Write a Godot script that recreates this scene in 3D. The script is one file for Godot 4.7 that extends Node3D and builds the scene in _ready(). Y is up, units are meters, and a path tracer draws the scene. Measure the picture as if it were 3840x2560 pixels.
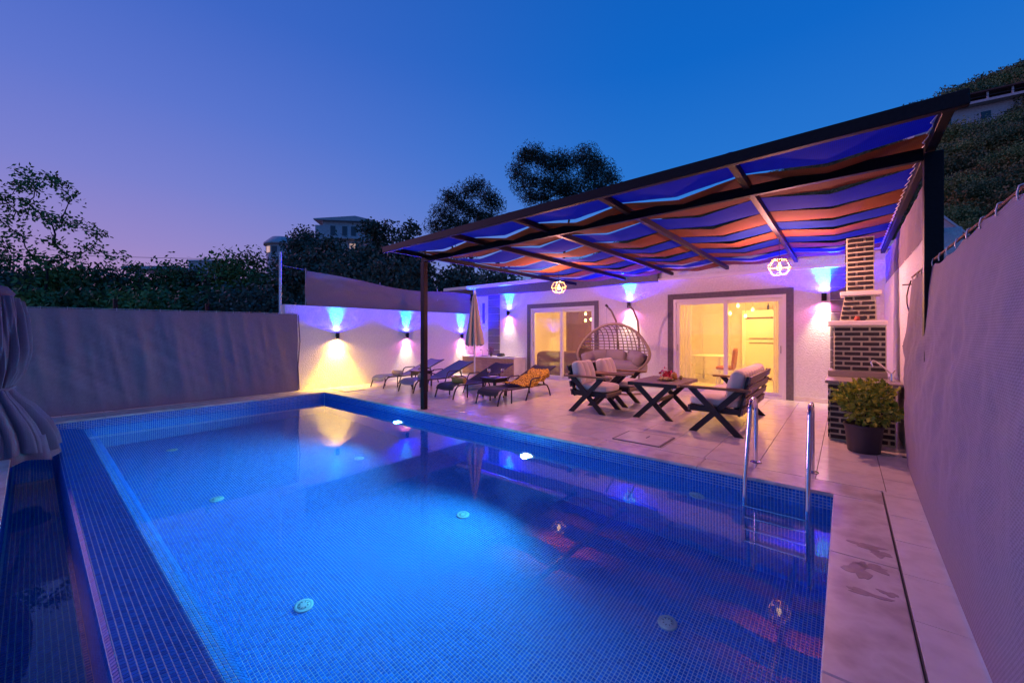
extends Node3D
# A villa terrace with a mosaic pool at dusk. x runs along the house (left is minus), z towards the viewer, y up, metres; deck level is y = 0.

var M := {}
var taken := {}
var rng := RandomNumberGenerator.new()

# ---------------------------------------------------------------- shapes
class Shape:
	var v := PackedVector3Array()
	var n := PackedVector3Array()
	var col := PackedColorArray()
	var uv := PackedVector2Array()
	var tint := Color(1, 1, 1)
	var tinted := false
	var with_uv := false

	func vert(p: Vector3, nn: Vector3, t := Vector2.ZERO) -> void:
		v.append(p)
		n.append(nn)
		if tinted:
			col.append(tint)
		if with_uv:
			uv.append(t)

	# corners run anticlockwise seen from the front
	func tri(a: Vector3, b: Vector3, c: Vector3) -> void:
		var nn := (b - a).cross(c - a).normalized()
		vert(a, nn)
		vert(c, nn)
		vert(b, nn)

	func trin(a: Vector3, b: Vector3, c: Vector3, na: Vector3, nb: Vector3, nc: Vector3) -> void:
		vert(a, na)
		vert(c, nc)
		vert(b, nb)

	func quad(a: Vector3, b: Vector3, c: Vector3, d: Vector3) -> void:
		var nn := (c - a).cross(d - b).normalized()
		for k in [[a, Vector2(0, 1)], [c, Vector2(1, 0)], [b, Vector2(1, 1)], [a, Vector2(0, 1)], [d, Vector2(0, 0)], [c, Vector2(1, 0)]]:
			vert(k[0], nn, k[1])

	func quadn(a: Vector3, b: Vector3, c: Vector3, d: Vector3, na: Vector3, nb: Vector3, nc: Vector3, nd: Vector3) -> void:
		trin(a, b, c, na, nb, nc)
		trin(a, c, d, na, nc, nd)

	func box(c: Vector3, s: Vector3, bevel := 0.0, b := Basis.IDENTITY) -> void:
		var h := s / 2
		var e := minf(bevel, minf(h.x, minf(h.y, h.z)) * 0.9)
		var P := func(x: float, y: float, z: float) -> Vector3: return c + b * Vector3(x, y, z)
		for ax in 3:
			var u := (ax + 1) % 3
			var w := (ax + 2) % 3
			for sg in [-1.0, 1.0]:
				var q := []
				for k in [[-1, -1], [1, -1], [1, 1], [-1, 1]]:
					var p := Vector3.ZERO
					p[ax] = sg * h[ax]
					p[u] = k[0] * (h[u] - e)
					p[w] = k[1] * (h[w] - e)
					q.append(c + b * p)
				if sg > 0:
					quad(q[0], q[1], q[2], q[3])
				else:
					quad(q[3], q[2], q[1], q[0])
		if e <= 0.0:
			return
		for ax in 3:
			var u := (ax + 1) % 3
			var w := (ax + 2) % 3
			for su in [-1.0, 1.0]:
				for sw in [-1.0, 1.0]:
					var q := []
					for k in [[-1, 0], [1, 0], [1, 1], [-1, 1]]:
						var p := Vector3.ZERO
						p[ax] = k[0] * (h[ax] - e)
						p[u] = su * (h[u] - (0.0 if k[1] == 0 else e))
						p[w] = sw * (h[w] - (e if k[1] == 0 else 0.0))
						q.append(c + b * p)
					if su * sw < 0:
						quad(q[0], q[1], q[2], q[3])
					else:
						quad(q[3], q[2], q[1], q[0])
		for sx in [-1.0, 1.0]:
			for sy in [-1.0, 1.0]:
				for sz in [-1.0, 1.0]:
					var a: Vector3 = P.call(sx * h.x, sy * (h.y - e), sz * (h.z - e))
					var bb: Vector3 = P.call(sx * (h.x - e), sy * h.y, sz * (h.z - e))
					var cc: Vector3 = P.call(sx * (h.x - e), sy * (h.y - e), sz * h.z)
					if sx * sy * sz > 0:
						tri(a, bb, cc)
					else:
						tri(a, cc, bb)

	# from one corner to the opposite one
	func span(a: Vector3, z: Vector3, bevel := 0.0) -> void:
		box((a + z) / 2, (z - a).abs(), bevel)

	# a square bar from a to z, w across and d deep
	func bar(a: Vector3, z: Vector3, w: float, d: float, up := Vector3.UP, bevel := 0.0) -> void:
		var f := (z - a).normalized()
		var s := f.cross(up).normalized()
		if s.length() < 0.5:
			s = Vector3.RIGHT
		var t := s.cross(f).normalized()
		box((a + z) / 2, Vector3(w, d, a.distance_to(z)), bevel, Basis(s, t, -f))

	func tube(pts: Array, r: Variant, sides := 8, closed := false) -> void:
		var k := pts.size()
		var rings := []
		var norms := []
		var last := Vector3.ZERO
		for i in k:
			var f: Vector3
			if closed:
				f = (pts[(i + 1) % k] - pts[(i - 1 + k) % k]).normalized()
			else:
				f = (pts[mini(i + 1, k - 1)] - pts[maxi(i - 1, 0)]).normalized()
			var s := last - f * last.dot(f)
			if s.length() < 0.05:
				s = f.cross(Vector3.UP if absf(f.y) < 0.9 else Vector3.RIGHT)
			s = s.normalized()
			last = s
			var t := f.cross(s)
			var rr: float = r[i] if r is Array else r
			var ring := []
			var nn := []
			for j in sides:
				var a := TAU * j / sides
				var d := s * cos(a) + t * sin(a)
				ring.append(pts[i] + d * rr)
				nn.append(d)
			rings.append(ring)
			norms.append(nn)
		for i in (k if closed else k - 1):
			var i2 := (i + 1) % k
			for j in sides:
				var j2 := (j + 1) % sides
				quadn(rings[i][j], rings[i][j2], rings[i2][j2], rings[i2][j], norms[i][j], norms[i][j2], norms[i2][j2], norms[i2][j])
		if not closed:
			for j in range(1, sides - 1):
				tri(rings[0][0], rings[0][j + 1], rings[0][j])
				tri(rings[k - 1][0], rings[k - 1][j], rings[k - 1][j + 1])

	# profile of Vector2(radius, height), from the bottom up; flat ends are closed by giving radius 0
	func lathe(prof: Array, sides := 24, o := Vector3.ZERO, b := Basis.IDENTITY, sharp := false) -> void:
		var pn := []
		for i in prof.size():
			var a: Vector2 = prof[maxi(i - 1, 0)]
			var z: Vector2 = prof[mini(i + 1, prof.size() - 1)]
			var d := (z - a).normalized()
			pn.append(Vector2(d.y, -d.x))
		for i in prof.size() - 1:
			var n0: Vector2 = pn[i]
			var n1: Vector2 = pn[i + 1]
			if sharp:
				var d: Vector2 = (prof[i + 1] - prof[i]).normalized()
				n0 = Vector2(d.y, -d.x)
				n1 = n0
			for j in sides:
				var q := []
				var qn := []
				for k in [[i, j, n0], [i, j + 1, n0], [i + 1, j + 1, n1], [i + 1, j, n1]]:
					var a: float = TAU * k[1] / sides
					q.append(o + b * Vector3(prof[k[0]].x * cos(a), prof[k[0]].y, -prof[k[0]].x * sin(a)))
					qn.append(b * Vector3(k[2].x * cos(a), k[2].y, -k[2].x * sin(a)))
				quadn(q[0], q[1], q[2], q[3], qn[0], qn[1], qn[2], qn[3])

	# a smooth sheet; f(u, w) gives the point, u and w from 0 to 1
	func sheet(f: Callable, nu: int, nw: int) -> void:
		var p := []
		for i in nu + 1:
			var row := []
			for j in nw + 1:
				row.append(f.call(float(i) / nu, float(j) / nw))
			p.append(row)
		var nn := []
		for i in nu + 1:
			var row := []
			for j in nw + 1:
				var du: Vector3 = p[mini(i + 1, nu)][j] - p[maxi(i - 1, 0)][j]
				var dw: Vector3 = p[i][mini(j + 1, nw)] - p[i][maxi(j - 1, 0)]
				row.append(du.cross(dw).normalized())
			nn.append(row)
		for i in nu:
			for j in nw:
				quadn(p[i][j], p[i + 1][j], p[i + 1][j + 1], p[i][j + 1], nn[i][j], nn[i + 1][j], nn[i + 1][j + 1], nn[i][j + 1])

	# a flat outline (anticlockwise in x and y) given depth d along z, both ways from 0
	func plate(poly: PackedVector2Array, d: float, t := Transform3D.IDENTITY) -> void:
		var ids := Geometry2D.triangulate_polygon(poly)
		for i in range(0, ids.size(), 3):
			var a := poly[ids[i]]
			var b := poly[ids[i + 1]]
			var c := poly[ids[i + 2]]
			if (b - a).cross(c - a) < 0:
				var s := b
				b = c
				c = s
			tri(t * Vector3(a.x, a.y, d / 2), t * Vector3(b.x, b.y, d / 2), t * Vector3(c.x, c.y, d / 2))
			tri(t * Vector3(a.x, a.y, -d / 2), t * Vector3(c.x, c.y, -d / 2), t * Vector3(b.x, b.y, -d / 2))
		var turned := Geometry2D.is_polygon_clockwise(poly)
		for i in poly.size():
			var a := poly[i]
			var b := poly[(i + 1) % poly.size()]
			if turned:
				var s := a
				a = b
				b = s
			quad(t * Vector3(a.x, a.y, -d / 2), t * Vector3(b.x, b.y, -d / 2), t * Vector3(b.x, b.y, d / 2), t * Vector3(a.x, a.y, d / 2))

	# a soft cushion: a box whose faces bulge and whose edges are round
	func cushion(c: Vector3, s: Vector3, bulge: float, b := Basis.IDENTITY, k := 10, pinch := 0.12) -> void:
		var h := s / 2
		for ax in 3:
			var u := (ax + 1) % 3
			var w := (ax + 2) % 3
			for sg in [-1.0, 1.0]:
				var f := func(i: float, j: float) -> Vector3:
					var p := Vector3.ZERO
					p[ax] = sg
					p[u] = (i * 2 - 1) * (1.0 if sg > 0 else -1.0)
					p[w] = j * 2 - 1
					var q := p
					# round the cube, then puff it
					var e := 6.0
					var l := pow(pow(absf(p.x), e) + pow(absf(p.y), e) + pow(absf(p.z), e), 1.0 / e)
					q = p / l
					var r := Vector3(q.x * h.x, q.y * h.y, q.z * h.z)
					for m in 3:
						var a := (m + 1) % 3
						var o := (m + 2) % 3
						var mid := (1 - q[a] * q[a]) * (1 - q[o] * q[o])
						r[m] += q[m] * bulge * (mid - pinch) * (1.0 if h[m] < 0.5 * minf(h[a], h[o]) * 1.7 else 0.25)
					return c + b * r
				sheet(f, k, k)

	func mesh(m: Material = null) -> ArrayMesh:
		var a := []
		a.resize(Mesh.ARRAY_MAX)
		a[Mesh.ARRAY_VERTEX] = v
		a[Mesh.ARRAY_NORMAL] = n
		if tinted:
			a[Mesh.ARRAY_COLOR] = col
		if with_uv:
			a[Mesh.ARRAY_TEX_UV] = uv
		var out := ArrayMesh.new()
		out.add_surface_from_arrays(Mesh.PRIMITIVE_TRIANGLES, a)
		if m:
			out.surface_set_material(0, m)
		return out

# ---------------------------------------------------------------- objects
func numbered(called: String) -> String:
	var k: int = taken.get(called, -1) + 1
	taken[called] = k
	return called if k == 0 else "%s_%03d" % [called, k]

func tag(o: Node, label: String, category: String, group := "") -> void:
	o.set_meta("label", label)
	o.set_meta("category", category)
	if group:
		o.set_meta("group", group)

func thing(called: String, label: String, category: String, at := Vector3.ZERO, turn := 0.0, group := "") -> Node3D:
	var o := Node3D.new()
	o.name = numbered(called)
	add_child(o)
	o.position = at
	o.rotation.y = turn
	tag(o, label, category, group)
	return o

func part(parent: Node, called: String, s: Variant, m: Material, at := Vector3.ZERO) -> MeshInstance3D:
	var o := MeshInstance3D.new()
	o.name = called
	o.mesh = s.mesh() if s is Shape else s
	o.material_override = m
	o.position = at
	parent.add_child(o, true)
	return o

func single(called: String, s: Variant, m: Material, label: String, category: String, at := Vector3.ZERO, turn := 0.0, group := "") -> MeshInstance3D:
	var o := part(self, numbered(called), s, m, at)
	o.rotation.y = turn
	tag(o, label, category, group)
	return o

func setting(called: String, s: Variant, m: Material) -> MeshInstance3D:
	var o := part(self, numbered(called), s, m)
	o.set_meta("kind", "structure")
	return o

func setting_node(called: String) -> Node3D:
	var o := Node3D.new()
	o.name = numbered(called)
	add_child(o)
	o.set_meta("kind", "structure")
	return o

func copy_of(o: Node3D, label: String, at: Vector3, turn := 0.0, group := "") -> Node3D:
	var c: Node3D = o.duplicate()
	c.name = numbered(String(o.name).get_slice("_0", 0))
	add_child(c)
	c.position = at
	c.rotation.y = turn
	c.set_meta("label", label)
	if group:
		c.set_meta("group", group)
	return c

func scatter(parent: Node, called: String, m: Mesh, where: Array, colors: Array = []) -> MultiMeshInstance3D:
	var mm := MultiMesh.new()
	mm.transform_format = MultiMesh.TRANSFORM_3D
	mm.use_colors = colors.size() > 0
	mm.mesh = m
	mm.instance_count = where.size()
	for i in where.size():
		mm.set_instance_transform(i, where[i])
		if colors.size():
			mm.set_instance_color(i, colors[i])
	var o := MultiMeshInstance3D.new()
	o.name = called
	o.multimesh = mm
	o.set_meta("kind", "stuff")
	parent.add_child(o, true)
	return o

# ---------------------------------------------------------------- materials
func lin(r: float, g: float, b: float) -> Color:
	return Color(r, g, b).linear_to_srgb()

func plain(r: float, g: float, b: float, rough := 0.7, metal := 0.0) -> StandardMaterial3D:
	var m := StandardMaterial3D.new()
	m.albedo_color = lin(r, g, b)
	m.roughness = rough
	m.metallic = metal
	return m

func noise_tex(freq: float, oct: int, ramp: Array, sd := 1, size := 512, type := FastNoiseLite.TYPE_SIMPLEX_SMOOTH) -> NoiseTexture2D:
	var nz := FastNoiseLite.new()
	nz.seed = sd
	nz.noise_type = type
	nz.frequency = freq
	nz.fractal_octaves = oct
	var t := NoiseTexture2D.new()
	t.width = size
	t.height = size
	t.seamless = true
	t.noise = nz
	if ramp.size():
		var g := Gradient.new()
		var off := PackedFloat32Array()
		var cs := PackedColorArray()
		for k in ramp:
			off.append(k[0])
			cs.append(k[1])
		g.offsets = off
		g.colors = cs
		t.color_ramp = g
	return t

func tri_scale(m: StandardMaterial3D, s: float, world := true) -> StandardMaterial3D:
	m.uv1_triplanar = true
	m.uv1_world_triplanar = world
	m.uv1_scale = Vector3(s, s, s)
	m.uv1_triplanar_sharpness = 4.0
	return m

func grained(m: StandardMaterial3D, lo: float, hi: float, freq: float, oct: int, scale: float, world := true, sd := 1, bump := 0.0) -> StandardMaterial3D:
	m.albedo_texture = noise_tex(freq, oct, [[0.0, Color(lo, lo, lo)], [1.0, Color(hi, hi, hi)]], sd)
	if bump > 0.0:
		m.heightmap_enabled = true
		m.heightmap_texture = noise_tex(freq * 1.7, oct, [], sd + 7)
		m.heightmap_scale = bump
	return tri_scale(m, scale, world)

func weave_image(size: int, step: int, lo: float, hi: float) -> ImageTexture:
	var im := Image.create(size, size, false, Image.FORMAT_RGB8)
	for y in size:
		for x in size:
			var a := 0.5 + 0.5 * sin(TAU * x / step)
			var b := 0.5 + 0.5 * sin(TAU * y / step)
			var k := float(((x / step) + (y / step)) % 2)
			var w := lerpf(lo, hi, lerpf(a, b, k) * 0.8 + 0.2 * fposmod(sin(x * 12.9898 + y * 78.233) * 43758.5, 1.0))
			im.set_pixel(x, y, Color(w, w, w))
	return ImageTexture.create_from_image(im)

func wood_image(w: int, h: int, sd: int, lo: float, hi: float) -> ImageTexture:
	var nz := FastNoiseLite.new()
	nz.seed = sd
	nz.frequency = 0.02
	nz.fractal_octaves = 4
	var im := Image.create(w, h, false, Image.FORMAT_RGB8)
	for y in h:
		for x in w:
			var a := 0.5 + 0.5 * nz.get_noise_2d(x * 0.35, y * 7.0)
			var r := 0.5 + 0.5 * sin(y * 0.55 + 6.0 * nz.get_noise_2d(x * 0.5, y * 0.8 + 300))
			var k := lerpf(lo, hi, clampf(a * 0.7 + r * 0.3, 0, 1))
			im.set_pixel(x, y, Color(k, k, k))
	return ImageTexture.create_from_image(im)

func glowing(r: float, g: float, b: float, energy: float) -> StandardMaterial3D:
	var m := plain(0.9, 0.9, 0.9, 0.4)
	m.emission_enabled = true
	m.emission = lin(r, g, b)
	m.emission_energy_multiplier = energy
	return m

func pane(alpha: float, r := 0.9, g := 0.95, b := 1.0) -> StandardMaterial3D:
	var m := plain(r, g, b, 0.02)
	m.transparency = BaseMaterial3D.TRANSPARENCY_ALPHA
	m.albedo_color.a = alpha
	return m

func spot(parent: Node, at: Vector3, towards: Vector3, c: Color, energy: float, angle: float, soft: float, size := 0.03) -> void:
	var l := SpotLight3D.new()
	l.name = "beam"
	l.light_color = c
	l.light_energy = energy
	l.spot_angle = angle
	l.spot_angle_attenuation = soft
	l.spot_range = 12.0
	l.spot_attenuation = 2.0
	l.light_size = size
	l.shadow_enabled = true
	parent.add_child(l, true)
	l.position = at
	var f := towards.normalized()
	l.basis = Basis.looking_at(f, Vector3.UP if absf(f.y) < 0.95 else Vector3.BACK)

func omni(parent: Node, at: Vector3, c: Color, energy: float, size := 0.04) -> void:
	var l := OmniLight3D.new()
	l.name = "glow"
	l.light_color = c
	l.light_energy = energy
	l.omni_range = 14.0
	l.omni_attenuation = 2.0
	l.light_size = size
	l.shadow_enabled = true
	parent.add_child(l, true)
	l.position = at

# ---------------------------------------------------------------- the place
const YAW := 39.75
const WATER := -0.17
const FLOOR := -1.75
const PX0 := -9.56
const PX1 := -0.06
const PZ0 := -4.5
const FACADE := -10.15

func _ready() -> void:
	rng.seed = 20240611
	camera()
	sky_and_sun()
	materials()
	terrain()
	pool()
	deck()
	house()
	walls_and_screens()
	pergola()
	barbecue()
	wall_lamps()
	pendants()
	pool_fittings()
	lounge()
	loungers()
	egg_chair()
	bar_and_parasol()
	plants()
	rooms()
	background()

func camera() -> void:
	var c := Camera3D.new()
	c.name = "camera"
	c.position = Vector3(0, 1.4, 0)
	c.rotation_degrees = Vector3(0, YAW, 0)
	c.projection = Camera3D.PROJECTION_FRUSTUM
	c.near = 0.05
	c.far = 600.0
	c.size = 2560.0 / 1503.0 * 0.05
	c.frustum_offset = Vector2(0, -31.0 / 1503.0 * 0.05)
	add_child(c)
	c.current = true

# colour of the dusk sky, linear, for a height above the horizon (degrees) and a bearing off the afterglow (degrees)
func dusk(up: float, off: float) -> Color:
	var far_ramp := [[0.0, Color(0.20, 0.26, 0.62)], [6.0, Color(0.125, 0.24, 0.65)], [12.0, Color(0.06, 0.215, 0.66)], [20.0, Color(0.02, 0.18, 0.64)], [32.0, Color(0.005, 0.135, 0.58)], [55.0, Color(0.003, 0.09, 0.45)], [90.0, Color(0.003, 0.07, 0.36)]]
	var near_ramp := [[0.0, Color(0.62, 0.29, 0.47)], [4.0, Color(0.50, 0.28, 0.52)], [9.0, Color(0.33, 0.25, 0.59)], [16.0, Color(0.20, 0.22, 0.63)], [24.0, Color(0.115, 0.18, 0.62)], [34.0, Color(0.055, 0.135, 0.56)], [55.0, Color(0.012, 0.09, 0.45)], [90.0, Color(0.003, 0.07, 0.36)]]
	var k := clampf((92.0 - off) / 78.0, 0.0, 1.0)
	k = k * k * (3 - 2 * k)
	return ramp_at(far_ramp, up).lerp(ramp_at(near_ramp, up), k)

func ramp_at(r: Array, x: float) -> Color:
	for i in r.size() - 1:
		if x <= r[i + 1][0]:
			var t: float = clampf((x - r[i][0]) / (r[i + 1][0] - r[i][0]), 0, 1)
			return r[i][1].lerp(r[i + 1][1], t)
	return r[-1][1]

func sky_and_sun() -> void:
	# the sun is down behind the left, beyond the fence (bearing of minus x, a little towards the viewer)
	var glow := Vector3(-0.95, 0, 0.31).normalized()
	var im := Image.create(512, 256, false, Image.FORMAT_RGBF)
	for y in 256:
		var up := 90.0 - (y + 0.5) / 256.0 * 180.0
		for x in 512:
			# Godot's panorama starts along minus z and turns towards plus x
			var a := (x + 0.5) / 512.0 * TAU
			var d := Vector3(sin(a), 0, -cos(a))
			im.set_pixel(x, y, dusk(maxf(up, 0.0), rad_to_deg(d.angle_to(glow))))
	var p := PanoramaSkyMaterial.new()
	p.panorama = ImageTexture.create_from_image(im)
	p.filter = true
	var s := Sky.new()
	s.sky_material = p
	var e := Environment.new()
	e.background_mode = Environment.BG_SKY
	e.sky = s
	e.background_energy_multiplier = 1.0
	e.tonemap_mode = Environment.TONE_MAPPER_LINEAR
	e.tonemap_exposure = 1.0
	e.sdfgi_enabled = true
	e.ssao_enabled = true
	e.ssil_enabled = true
	var w := WorldEnvironment.new()
	w.name = "dusk_sky"
	w.environment = e
	add_child(w)
	# what is left of the sun: a broad rosy afterglow low over the fence
	var l := DirectionalLight3D.new()
	l.name = "afterglow"
	l.light_color = lin(0.9, 0.38, 0.85)
	l.light_energy = 0.3
	l.light_angular_distance = 14.0
	l.shadow_enabled = true
	add_child(l)
	l.basis = Basis.looking_at(-(glow + Vector3(0, 0.42, 0)).normalized(), Vector3.UP)

func materials() -> void:
	M.plaster = grained(plain(0.78, 0.77, 0.76, 0.85), 0.93, 1.0, 0.02, 4, 1.6, true, 3, 0.9)
	M.plaster_smooth = grained(plain(0.8, 0.79, 0.77, 0.8), 0.92, 1.0, 0.01, 3, 0.7, true, 5)
	M.grey_band = grained(plain(0.16, 0.145, 0.16, 0.75), 0.85, 1.0, 0.02, 3, 1.2, true, 6)
	M.frame_white = plain(0.75, 0.75, 0.76, 0.35)
	M.glass = pane(0.06)
	M.black_metal = grained(plain(0.010, 0.010, 0.012, 0.55), 0.7, 1.0, 0.03, 3, 2.0, false, 8)
	M.black_metal.metallic_specular = 0.3
	M.post_brown = plain(0.018, 0.010, 0.012, 0.5)
	M.post_brown.metallic_specular = 0.3
	M.steel = plain(0.72, 0.72, 0.74, 0.16, 1.0)
	M.galvanised = plain(0.42, 0.44, 0.46, 0.45, 0.7)
	M.grout = grained(plain(0.70, 0.80, 0.84, 0.7), 0.85, 1.0, 0.02, 3, 2.0, true, 11)
	var stone := plain(1, 1, 1, 0.3)
	stone.albedo_texture = noise_tex(0.006, 5, [[0.0, Color(0.68, 0.61, 0.56)], [0.42, Color(0.79, 0.74, 0.69)], [0.62, Color(0.83, 0.79, 0.74)], [1.0, Color(0.76, 0.70, 0.64)]], 21, 1024)
	tri_scale(stone, 0.55)
	M.coping = stone
	var tile := plain(1, 1, 1, 0.22)
	tile.albedo_texture = noise_tex(0.007, 5, [[0.0, Color(0.80, 0.76, 0.72)], [0.4, Color(0.85, 0.82, 0.78)], [0.65, Color(0.87, 0.84, 0.80)], [1.0, Color(0.83, 0.79, 0.75)]], 33, 1024)
	tile.roughness_texture = noise_tex(0.012, 3, [[0.0, Color(0.75, 0.75, 0.75)], [1.0, Color(1, 1, 1)]], 35)
	tri_scale(tile, 0.6)
	M.tile = tile
	M.joint = plain(0.16, 0.14, 0.13, 0.9)
	M.black_plastic_and_slot_shade = plain(0.03, 0.03, 0.032, 0.6)
	# shade cloth: a woven net
	var cloth := func(r: float, g: float, b: float, sd: int, back: float) -> StandardMaterial3D:
		var m := plain(r, g, b, 0.9)
		m.albedo_texture = noise_tex(0.03, 4, [[0.0, Color(0.94, 0.94, 0.94)], [1.0, Color(1, 1, 1)]], sd)
		m.detail_enabled = true
		m.detail_blend_mode = BaseMaterial3D.BLEND_MODE_MUL
		m.detail_albedo = M.weave
		m.detail_uv_layer = BaseMaterial3D.DETAIL_UV_1
		tri_scale(m, 1.3)
		m.heightmap_enabled = true
		m.heightmap_texture = M.weave
		m.heightmap_scale = 0.12
		if back > 0:
			m.backlight_enabled = true
			m.backlight = lin(back * r / maxf(r, maxf(g, b)), back * g / maxf(r, maxf(g, b)), back * b / maxf(r, maxf(g, b)))
		return m
	M.weave = weave_image(256, 4, 0.72, 1.0)
	M.screen_grey = cloth.call(0.34, 0.26, 0.32, 41, 0.0)
	M.screen_light = cloth.call(0.30, 0.255, 0.33, 42, 0.0)
	M.shade_blue = cloth.call(0.018, 0.09, 0.62, 43, 1.2)
	M.curtain = cloth.call(0.24, 0.17, 0.25, 45, 0.0)
	M.shade_orange = cloth.call(0.40, 0.105, 0.018, 44, 0.6)
	M.dark_wood = plain(0.016, 0.013, 0.014, 0.55)
	M.dark_wood.albedo_texture = wood_image(256, 64, 4, 0.65, 1.0)
	tri_scale(M.dark_wood, 1.5, false)
	M.oak = plain(0.33, 0.17, 0.075, 0.5)
	M.oak.albedo_texture = wood_image(256, 128, 5, 0.6, 1.0)
	tri_scale(M.oak, 1.8, false)
	M.taupe_wood = plain(0.24, 0.17, 0.14, 0.6)
	M.taupe_wood.albedo_texture = wood_image(256, 128, 6, 0.7, 1.0)
	tri_scale(M.taupe_wood, 1.6, false)
	M.cream_fabric = grained(plain(0.76, 0.69, 0.57, 0.95), 0.85, 1.0, 0.08, 4, 4.0, false, 51, 0.12)
	M.wicker = grained(plain(0.46, 0.38, 0.28, 0.6), 0.6, 1.0, 0.09, 3, 6.0, false, 55, 0.2)
	M.grey_cushion = grained(plain(0.36, 0.33, 0.33, 0.95), 0.8, 1.0, 0.08, 4, 4.0, false, 56, 0.1)
	M.sling_dark = grained(plain(0.045, 0.036, 0.045, 0.75), 0.7, 1.0, 0.12, 2, 6.0, false, 57)
	M.sling_blue = grained(plain(0.16, 0.19, 0.33, 0.75), 0.75, 1.0, 0.12, 2, 6.0, false, 58)
	M.lounger_frame = plain(0.03, 0.018, 0.02, 0.4)
	M.brick = grained(plain(0.035, 0.032, 0.034, 0.6), 0.55, 1.0, 0.03, 4, 3.0, true, 61, 0.25)
	M.mortar = grained(plain(0.80, 0.78, 0.50, 0.9), 0.85, 1.0, 0.05, 4, 3.0, true, 62, 0.3)
	M.granite = plain(1, 1, 1, 0.3)
	M.granite.albedo_texture = noise_tex(0.2, 2, [[0.0, Color(0.35, 0.33, 0.31)], [0.5, Color(0.58, 0.55, 0.51)], [1.0, Color(0.72, 0.69, 0.64)]], 63)
	tri_scale(M.granite, 2.0)
	M.white_trim = plain(0.78, 0.74, 0.66, 0.6)
	M.bulb = glowing(1.0, 0.66, 0.14, 6.0)
	M.gold_wire = plain(0.16, 0.13, 0.02, 0.5, 0.3)
	M.leaf_near = plain(1, 1, 1, 0.55)
	M.leaf_near.vertex_color_use_as_albedo = true
	M.leaf_near.backlight_enabled = true
	M.leaf_near.backlight = lin(0.25, 0.3, 0.1)
	M.foliage = plain(1, 1, 1, 0.7)
	M.foliage.vertex_color_use_as_albedo = true
	M.bark = grained(plain(0.06, 0.045, 0.04, 0.9), 0.6, 1.0, 0.05, 4, 2.0, false, 71, 0.5)
	M.soil = grained(plain(0.06, 0.05, 0.035, 0.95), 0.6, 1.0, 0.02, 5, 0.4, true, 72, 1.0)
	M.hill = grained(plain(0.035, 0.045, 0.02, 0.95), 0.5, 1.0, 0.015, 5, 0.08, true, 73, 2.0)
	M.pot = plain(0.035, 0.03, 0.036, 0.5)
	var water := plain(0.96, 0.99, 1.0, 0.0)
	water.transparency = BaseMaterial3D.TRANSPARENCY_ALPHA
	water.albedo_color.a = 0.0
	water.refraction_enabled = true
	water.refraction_scale = 0.033
	water.heightmap_enabled = true
	water.heightmap_texture = noise_tex(0.01, 2, [], 81)
	water.heightmap_scale = 0.012
	tri_scale(water, 0.5)
	M.water = water
	M.mosaic = plain(1, 1, 1, 0.45)
	M.mosaic.metallic_specular = 0.25
	M.mosaic.vertex_color_use_as_albedo = true

func hill_height(x: float, z: float) -> float:
	var s := x * 0.5517 - z * 0.834
	var h := 0.495 * maxf(0.0, s - 17.0)
	if s > 17.0:
		h *= smoothstep(0.0, 14.0, s - 17.0) * 0.25 + 0.75
	return h + minf(1.0, h * 0.3) * (sin(x * 0.21 + z * 0.13) * 0.6 + sin(x * 0.083 - z * 0.11 + 1.3) * 1.1)

func terrain() -> void:
	# flat ground with the villa standing on it, open where the pool is sunk; then the slope behind
	var s := Shape.new()
	var y := -0.08
	var W := 400.0
	# four strips around the sunken pool and its gutter
	var a := Vector3(-10.6, y, -4.9)
	var b := Vector3(0.9, y, 1.2)
	s.quad(Vector3(-W, y, W), Vector3(a.x, y, W), Vector3(a.x, y, -14), Vector3(-W, y, -14))
	s.quad(Vector3(b.x, y, W), Vector3(W, y, W), Vector3(W, y, -14), Vector3(b.x, y, -14))
	s.quad(Vector3(a.x, y, W), Vector3(b.x, y, W), Vector3(b.x, y, b.z), Vector3(a.x, y, b.z))
	s.quad(Vector3(a.x, y, a.z), Vector3(b.x, y, a.z), Vector3(b.x, y, -14), Vector3(a.x, y, -14))
	setting("ground", s, M.soil)
	s = Shape.new()
	s.sheet(func(u: float, w: float) -> Vector3:
		var x := lerpf(-190.0, 190.0, u)
		var d := 14.0 + 170.0 * pow(w, 1.8)
		return Vector3(x, hill_height(x, -d) - 0.08, -d), 120, 90)
	setting("hillside", s, M.hill)

func mosaic_mesh() -> ArrayMesh:
	var s := Shape.new()
	s.tinted = true
	var a := 0.0116
	var b := 0.0109
	var t := 0.003
	s.quad(Vector3(-b, t, b), Vector3(b, t, b), Vector3(b, t, -b), Vector3(-b, t, -b))
	for k in 4:
		var q := Basis(Vector3.UP, k * PI / 2)
		s.quad(q * Vector3(-a, -0.001, a), q * Vector3(a, -0.001, a), q * Vector3(b, t, b), q * Vector3(-b, t, b))
	return s.mesh(M.mosaic)

func mosaic_tone() -> Color:
	var t := rng.randf()
	var k := rng.randf_range(0.9, 1.1)
	if t < 0.5:
		return Color(0.008 * k, 0.15 * k, 0.54 * k)
	elif t < 0.8:
		return Color(0.01 * k, 0.18 * k, 0.6 * k)
	return Color(0.007 * k, 0.115 * k, 0.46 * k)

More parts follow.
